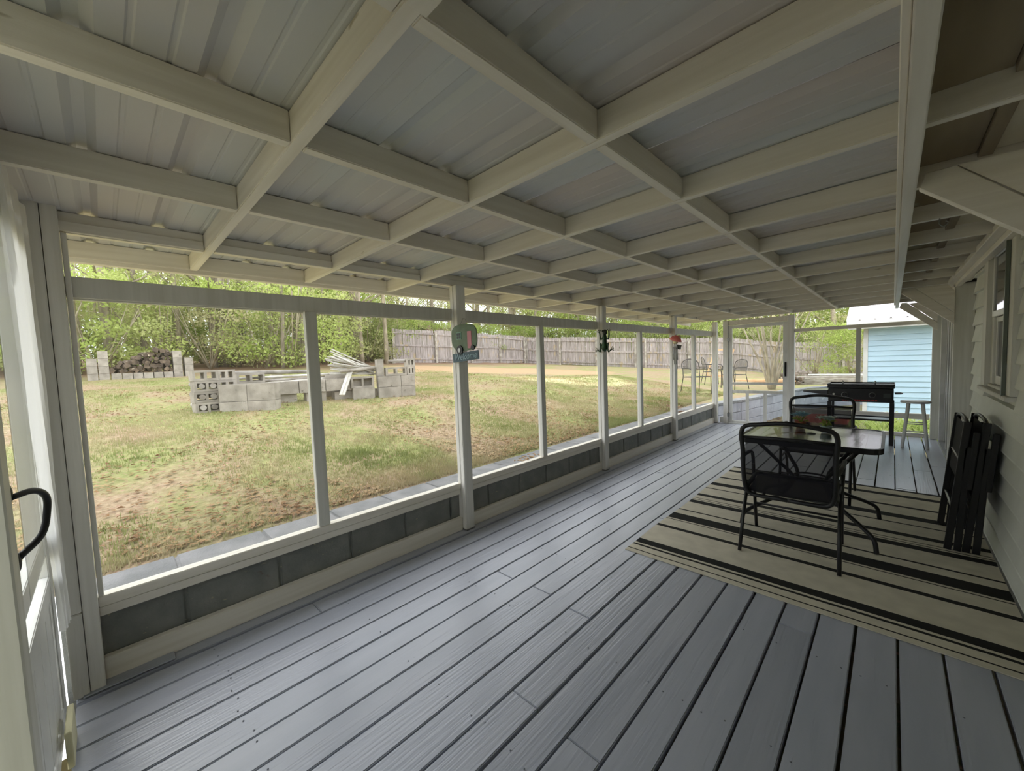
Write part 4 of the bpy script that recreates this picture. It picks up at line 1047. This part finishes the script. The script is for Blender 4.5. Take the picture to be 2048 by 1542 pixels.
# yard chairs, frame, lumber
def yard_chair(loc, rotz, label):
    t = thing('yard_chair', label, 'chair', loc, rotz)
    IR = MATS.get('iron') or mat('iron', srgb(70, 66, 62), .6, .3)
    MB().tube(smooth_path([(-.25, .24, 0), (-.25, .22, .40), (-.25, .21, .62), (-.25, -.15, .64), (-.23, -.24, .66), (-.2, -.27, .80), (0, -.29, .87), (.2, -.27, .80), (.23, -.24, .66), (.25, -.15, .64), (.25, .21, .62), (.25, .22, .40), (.25, .24, 0)], 4), .011, 7).build('arm_frame', IR, t)
    for s in (-1, 1):
        MB().tube([(s*.22, -.22, .64), (s*.22, -.20, .42), (s*.25, -.28, 0)], .010, 7).build('leg', IR, t)
    MB().tube(smooth_path([(-.23, -.2, .42), (-.24, .2, .43), (0, .25, .43), (.24, .2, .43), (.23, -.2, .42), (0, -.22, .42), (-.23, -.2, .42)], 4), .010, 6).build('seat_frame', IR, t)
    MB().add([(-.22, -.2, .42), (.22, -.2, .42), (.23, .21, .43), (-.23, .21, .43)], [(0, 1, 2, 3)]).build('seat_mesh', see_through('iron_mesh', srgb(90, 86, 80), .6), t)
    MB().add([(-.2, -.235, .50), (.2, -.235, .50), (.19, -.275, .80), (0, -.288, .86), (-.19, -.275, .80)], [(0, 1, 2, 3, 4)]).build('back_mesh', see_through('iron_mesh_back', srgb(90, 86, 80), .5), t)
    return t
def gp_(x, y): return (x, y, ground(x, y)+.004)
yard_chair(gp_(-3.52, 10.25), math.radians(-130), 'iron yard chair on the grass left of the last screen post')
yard_chair(gp_(-3.35, 12.9), math.radians(150), 'iron yard chair seen through the left side of the screen door')
yard_chair(gp_(-4.05, 13.2), math.radians(-60), 'iron yard chair seen between the last post and the screen door')
fx, fy = -5.3, 16.6; fz = ground(fx, fy)
t = thing('wooden_trestle', 'pale slanting wooden frame standing in the yard before the fence', 'frame', (fx, fy, fz), math.radians(20))
for a, c in (((0, 0, 0), (.28, 0, 1.05)), ((.28, 0, 1.05), (.95, 0, 1.05)), ((.95, 0, 1.05), (.62, 0, 0)), ((0, .0, .03), (.62, 0, .03))):
    MB().beam(a, c, .05, .05, (0, 1, 0)).build('bar', LUMB, t)
def stack(loc, ang, n, ln, m, label, w=.14, h=.045, name='board'):
    for i in range(n):
        r = i//3; c = i % 3; p = Vector(loc)+Vector((math.cos(ang)*random.uniform(-.12, .12)-math.sin(ang)*(c-1)*(w+.02), math.sin(ang)*random.uniform(-.12, .12)+math.cos(ang)*(c-1)*(w+.02), h*(r+.5)+.004*r))
        d = Vector((math.cos(ang+random.uniform(-.04, .04)), math.sin(ang+random.uniform(-.04, .04)), 0))*ln/2*random.uniform(.8, 1)
        tag(MB().beam(p-d, p+d, w, h).build(name, m), label, 'board', label.split(',')[0][:40]+' stack')
stack(gp_(-3.55, 17.2), math.radians(15), 9, 1.9, LUMB, 'orange fresh lumber board, lying in the stack before the back fence')
stack(gp_(-1.6, 18.6), math.radians(10), 18, 2.3, OLDW, 'grey lumber board, lying in the stack left of the shed')
stack(gp_(-.9, 19.6), math.radians(10), 9, 1.6, OLDW, 'short grey board, lying in the stack nearest the shed')
tag(MB().beam(Vector(gp_(-2.3, 18.6))+Vector((0, 0, .335)), Vector(gp_(-.6, 18.9))+Vector((0, 0, .335)), .14, .05).build('board', WHITE), 'long white board lying on top of the grey lumber', 'board')
for i in range(14):
    a, b2 = i % 5, i//5
    x, y = -3.15+.17*a, 17.9
    o = link('firewood_log', logs[i % 5], None, (x+.05*(b2 % 2), y, ground(x, y)+.07+.13*b2), (0, random.uniform(-.2, .2), PI/2+random.uniform(-.2, .2)), 1.0)
    tag(o, 'pale firewood log in the small heap behind the multi-stemmed tree', 'log', 'firewood heap behind the bare tree')
ct = thing('garden_cart', 'faded red garden cart standing just outside the far screen', 'cart', (-1.02, 9.75, -.3))
MB().box(-.42, .42, -.24, .24, .28, .30).build('tray', RED, ct)
for a in ((-.42, .42, -.25, -.235), (-.42, .42, .235, .25), (-.435, -.42, -.25, .25), (.42, .435, -.25, .25)): MB().box(a[0], a[1], a[2], a[3], .27, .47).build('tray_side', RED, ct)
for x in (-.3, .3):
    for y in (-.28, .26): MB().tube([(x, y, .13), (x, y+.03, .13)], .13, 18).build('wheel', BLACK, ct)
    MB().tube([(x, -.25, .13), (x, .26, .13)], .012, 6).build('axle', BLACK, ct)
    MB().box(x-.02, x+.02, -.2, .2, .13, .28).build('axle_bracket', BLACK, ct)

# ================================================================== plants
def leaf_cloud(name, m, n, lobes, size, seedv, flat=.0):
    rng = np.random.RandomState(seedv); V = []; F = []
    for _ in range(n):
        c, r = lobes[rng.randint(len(lobes))]
        d = rng.randn(3); d /= np.linalg.norm(d); q = rng.rand()**.42
        p = np.array(c)+d*np.array(r)*q
        a = rng.randn(3); a /= np.linalg.norm(a); b = np.cross(a, rng.randn(3)); b /= np.linalg.norm(b)+1e-6
        s = size*(.6+.8*rng.rand()); k = len(V)
        V += [tuple(p-a*s), tuple(p+b*s*.5), tuple(p+a*s), tuple(p-b*s*.5)]; F.append((k, k+1, k+2, k+3))
    me = bpy.data.meshes.new(name); me.from_pydata(V, [], F); me.materials.append(m); me.update(); return me
def tree_mesh(h, r, seedv, lean=.0, limbs=9, m=BARK):
    random.seed(seedv); mb = MB(); pts = []; 
    for i in range(7):
        t = i/6; pts.append((lean*t*h*.3+random.uniform(-.1, .1)*t, random.uniform(-.12, .12)*t, h*t))
    mb.tube(smooth_path(pts, 2), [r*(1-.75*i/12) for i in range(13)], 8)
    for i in range(limbs):
        t = random.uniform(.25, .95); z = h*t; a = random.random()*6.28; L = h*.32*(1.1-t)+.5
        x0 = lean*t*h*.3
        mb.tube([(x0, 0, z), (x0+math.cos(a)*L*.5, math.sin(a)*L*.5, z+L*.35), (x0+math.cos(a)*L, math.sin(a)*L, z+L*.9)], [r*.3, r*.18, r*.06], 5)
    return mb.mesh('trunk', m)
TR = [tree_mesh(11, .17, 1, .1), tree_mesh(13, .24, 2, -.1), tree_mesh(9, .10, 3, .2, 12), tree_mesh(12, .13, 4, 0, 10, BARKL), tree_mesh(10, .30, 5, .05)]
def lobes(n, R, z0, z1, r0, r1, sd2):
    rr2 = random.Random(sd2); out = []
    for _ in range(n):
        a = rr2.random()*6.28; q = R*rr2.random()**.5; rd = rr2.uniform(r0, r1)
        out.append(((math.cos(a)*q, math.sin(a)*q, rr2.uniform(z0, z1)), (rd, rd, rd*.6)))
    return out
CROWN = [leaf_cloud('foliage', [LEAFA, LEAFB, LEAFC][i % 3], 3000, lobes(22, 2.6, 2.5, 10.5, .6, 1.4, 10+i), .066, 20+i) for i in range(5)]
BUSH = [leaf_cloud('foliage', [LEAFA, LEAFC, LEAFB][i % 3], 3600, lobes(17, 1.6, .3, 3.0, .45, .9, 40+i), .048, 50+i) for i in range(5)]
def bush_stems(sd3):
    r = random.Random(sd3); mb = MB()
    for _ in range(9):
        a = r.random()*6.28; q = r.uniform(.3, 1.4); mb.tube([(0, 0, 0), (math.cos(a)*q*.5, math.sin(a)*q*.5, 1.0), (math.cos(a)*q, math.sin(a)*q, r.uniform(1.8, 3.2))], [.025, .018, .008], 5)
    return mb.mesh('stems', BARKL)
BST = [bush_stems(i) for i in range(3)]
def tree(x, y, i, s, label, group, cr=True, rz=None):
    t = thing('tree', label, 'tree', (x, y, ground(x, y)-.05), random.random()*6.28 if rz is None else rz, group); t.scale = (s, s, s)
    link('trunk', TR[i % 5], t)
    if cr: link('foliage', CROWN[i % 5], t)
    return t
def bush(x, y, i, s, label, group):
    t = thing('bush', label, 'bush', (x, y, ground(x, y)-.05), random.random()*6.28, group); t.scale = (s, s, s)
    link('stems', BST[i % 3], t); link('foliage', BUSH[i % 5], t)
    return t
random.seed(11)
LT = ['slim straight tree in spring leaf in the woods beyond the yard', 'tall grey trunked tree in the woods beyond the yard', 'thin leaning sapling in the woods beyond the yard', 'pale barked tree in the woods beyond the yard', 'thick trunked tree in the woods beyond the yard']
GT = 'trees in the woods beyond the yard'
k = 0
for i in range(7):                                          # left woods
    for j in range(9):
        x = -20.5-3.6*i+random.uniform(-1.2, 1.2); y = -9+2.9*j+random.uniform(-1, 1)+i*.9
        if x > -21 and y > 8.6: continue
        tree(x, y, k, random.uniform(.75, 1.15), LT[k % 5].replace('in the woods', ('in the front row of the woods', 'in the middle of the woods', 'deep in the woods')[min(i//2, 2)]), GT); k += 1
LB = ['bright green bush at the edge of the woods', 'fresh green bush under the trees of the woods', 'olive green bush in the woods behind the firewood']
for i in range(3):
    for j in range(13):
        x = -17.6-2.6*i+random.uniform(-.5, .5); y = -5.2+1.35*j+random.uniform(-.4, .4)+i*.3
        if y > 8.2 and x > -19.5: x -= 2.4
        bush(x, y, k, random.uniform(.8, 1.25), LB[k % 3]+(', left of the firewood rack', ', just behind the firewood rack', ', behind the block piles', ', towards the fence')[min(3, max(0, int((y+4)//3)))], 'bushes along the woods edge'); k += 1
# behind the fence
for j in range(46):
    t = j/45; seg = t*(len(FP)-1); i = min(int(seg), len(FP)-2); f = seg-i
    px, py = FP[i][0]*(1-f)+FP[i+1][0]*f, FP[i][1]*(1-f)+FP[i+1][1]*f
    d = Vector((px, py)).normalized()
    for row in range(2):
        q = 3.5+5.5*row+random.uniform(-1.2, 2.2)
        if i in (0, 1) and random.random() < .45: continue
        x, y = px+d.x*q+random.uniform(-1, 1), py+d.y*q
        tree(x, y, k, random.uniform(.6, .95), LT[k % 5].replace('in the woods beyond the yard', 'behind')+' '+('the left end of the fence', 'the fence corner', 'the fence past the middle post', 'the fence beside the chime post', 'the fence seen through the screen door', 'the fence beside the shed')[i], 'trees behind the fence'); k += 1
    wh = ('the left end of the fence', 'the fence corner', 'the fence past the middle post', 'the fence beside the chime post', 'the fence seen through the screen door', 'the fence beside the shed')[i]
    for bq, (lo_, hi_) in ((2.1, (.8, 1.05)), (5.2, (1.3, 1.8))):
        if i in (0, 1) and (j % 3 or bq > 3): continue
        bush(px+d.x*bq+random.uniform(-.5, .5), py+d.y*bq, k, random.uniform(lo_, hi_), ('low', 'tall')[bq > 3]+' bush growing behind '+wh, 'bushes behind the fence'); k += 1
tree(-19.6, 9.0, 4, 1.0, 'big grey trunk just left of where the fence begins', GT, True, 0)
tree(-18.9, 6.2, 1, 1.0, 'straight grey trunk seen beside the second screen mullion', GT, True, 1)
tree(-17.6, 9.6, 3, .8, 'slender pale trunk standing in front of the big grey one', GT, False, 2)
tree(-17.0, 4.9, 2, .8, 'thin pale sapling at the woods edge right of the firewood', GT, False, 2)
for j in range(16): tree(-17.4-1.6*random.random(), -5.5+.95*j+random.uniform(-.3, .3), (0, 2, 3)[j % 3], random.uniform(.6, .95), ('bare slim grey trunk', 'thin leaning bare sapling', 'pale bare trunk')[j % 3]+' standing at the edge of the woods', 'bare trunks along the woods edge', False) if not (-4 < -5.5+.95*j < -4 ) else None
for j in range(5): bush(-2.6+1.3*j, 23.2+.6*j, j, .9, 'bush growing between the shed and the back fence', 'bushes by the shed')
# multi-stemmed tree outside the door
cm_ = thing('crepe_myrtle', 'bare multi-stemmed ornamental tree outside the screen door', 'tree', (-2.62, 14.0, ground(-2.62, 14.0)-.05))
rq = random.Random(5); mbt = []
for i in range(9):
    a = i*.7+rq.random()*.4; q = rq.uniform(.6, 1.35)
    pts = [(0.04*math.cos(a), .04*math.sin(a), 0), (q*.25*math.cos(a), q*.25*math.sin(a), .8), (q*.6*math.cos(a+.1), q*.6*math.sin(a+.1), 1.7), (q*math.cos(a), q*math.sin(a), 2.9)]
    MB().tube(smooth_path(pts, 4), [.042-.0026*j for j in range(13)], 7).build('stem', BARKL, cm_)
mb = MB()
for i in range(40):
    a = rq.random()*6.28; z = rq.uniform(1.0, 2.7); q = .28*z; L = rq.uniform(.3, .8)
    mb.tube([(q*math.cos(a), q*math.sin(a), z), (q*math.cos(a)+L*.5*math.cos(a+rq.uniform(-1, 1)), q*math.sin(a)+L*.5*math.sin(a), z+L*.8)], [.010, .004], 4)
o = mb.build('twigs', BARKL, cm_); o['kind'] = 'stuff'
link('foliage', leaf_cloud('foliage', LEAFB, 500, lobes(10, .9, 1.4, 3.1, .3, .6, 77), .035, 78), cm_)
# strappy plants before the shed
random.seed(21)
def lily():
    mb = MB()
    for _ in range(48):
        a = random.random()*6.28; L = random.uniform(.22, .42); w = .012; c, s = math.cos(a), math.sin(a); o = random.uniform(0, .05)
        pr = [(o, 0), (o+L*.25, L*.6), (o+L*.6, L*.85), (o+L*1.05, L*.6)]; vs = []
        for i, (r, z) in enumerate(pr):
            ww = w*(1-.28*i); vs += [(c*r-s*ww, s*r+c*ww, z), (c*r+s*ww, s*r-c*ww, z)]
        mb.add(vs, [(0, 1, 3, 2), (2, 3, 5, 4), (4, 5, 7, 6)])
    return mb.mesh('daylily', LEAFC)
LM = [lily() for _ in range(4)]
for i in range(30):
    x = -.95+(i % 10)*.22+random.uniform(-.06, .06); y = 9.35+(i//10)*.75+random.uniform(-.2, .2)
    if x < -.3 and y < 10.1: continue
    tag(link('daylily', LM[i % 4], None, (x, y, -.3), (0, 0, random.random()*6), random.uniform(.8, 1.15)), 'green strap leaved clump growing between the deck end and the shed', 'plant', 'strap leaved plants by the shed')
# leaf litter outside the door
rng = np.random.RandomState(8); V = []; F = []
for _ in range(1500):
    X, Y = -2.3+1.7*rng.rand(), 8.7+3.2*rng.rand(); a = rng.rand()*6.28; s1 = .03*(.6+rng.rand()); c, s2 = math.cos(a)*s1, math.sin(a)*s1; k2 = len(V)
    if X < -2.25+.0*(Y): continue
    V += [(X-c, Y-s2, -.295), (X+s2*.5, Y-c*.5, -.285), (X+c, Y+s2, -.29), (X-s2*.5, Y+c*.5, -.28)]; F.append((k2, k2+1, k2+2, k2+3))
me = bpy.data.meshes.new('leaf_litter'); me.from_pydata(V, [], F); me.materials.append(LITTER); tag(link('leaf_litter', me), 'fallen brown leaves on the low ground outside the screen door', 'leaves', None, 'stuff')
# small clump of dry leaves lying on the block cap
for (X, Y, n2) in ((-2.66, 2.98, 40), (-2.66, 6.95, 60)):
    V = []; F = []
    for _ in range(n2):
        x, y = X+rng.randn()*.03, Y+rng.randn()*.09; a = rng.rand()*6.28; s1 = .022; c, s2 = math.cos(a)*s1, math.sin(a)*s1; k2 = len(V); z = .352+abs(rng.randn())*.02
        V += [(x-c, y-s2, z), (x+s2*.6, y-c*.6, z+.01), (x+c, y+s2, z), (x-s2*.6, y+c*.6, z+.012)]; F.append((k2, k2+1, k2+2, k2+3))
    me = bpy.data.meshes.new('dry_leaves'); me.from_pydata(V, [], F); me.materials.append(LITTER)
    tag(link('dry_leaves', me), 'clump of dry leaves caught on the block cap %s' % ('by the third mullion' if Y < 5 else 'near the last mullion'), 'leaves', None, 'stuff')
# far house behind the fence, small hut in the woods
hs_ = thing('far_house', 'pale house gable rising behind the left picket fence', 'house', (-24.5, 15.6, ground(-24.5, 15.6)), math.radians(35))
HW = mat('far_house_wall', srgb(190, 180, 172), .8); HR = mat('far_house_roof', srgb(150, 126, 104), .8)
MB().box(-2.2, 2.2, -3, 3, 0, 1.75).build('wall', HW, hs_)
MB().prism([(-2.2, 1.751), (2.2, 1.751), (0, 3.0)], -2.95, 2.95, 'y').build('gable', HW, hs_)
for s in (-1, 1): MB().beam((s*1.27, -3.3, 2.36), (s*1.27, 3.3, 2.36), 2.95, .1, (s*.50, 0, .87)).build('roof_slope', HR, hs_)
wn_ = MB().box(-.5, .5, -3.03, -3.001, .7, 1.5).build('window', WHITE, hs_); MB().box(-.42, .42, -3.05, -3.031, .78, 1.42).build('pane', GLASS, wn_)
ht = thing('garden_hut', 'small brown weathered hut half hidden in the woods', 'hut', (-21.2, 8.0, ground(-21.2, 8.0)), .4)
MB().box(-.8, .8, -.8, .8, 0, 1.2).build('wall', mat('hut_wall', srgb(126, 104, 84), .9), ht)
for s in (-1, 1): MB().beam((s*.5, -1, 1.45), (s*.5, 1, 1.45), 1.2, .06, (s*.5, 0, .87)).build('roof_slope', mat('hut_roof%d' % s, srgb(150, 128, 108), .9), ht)
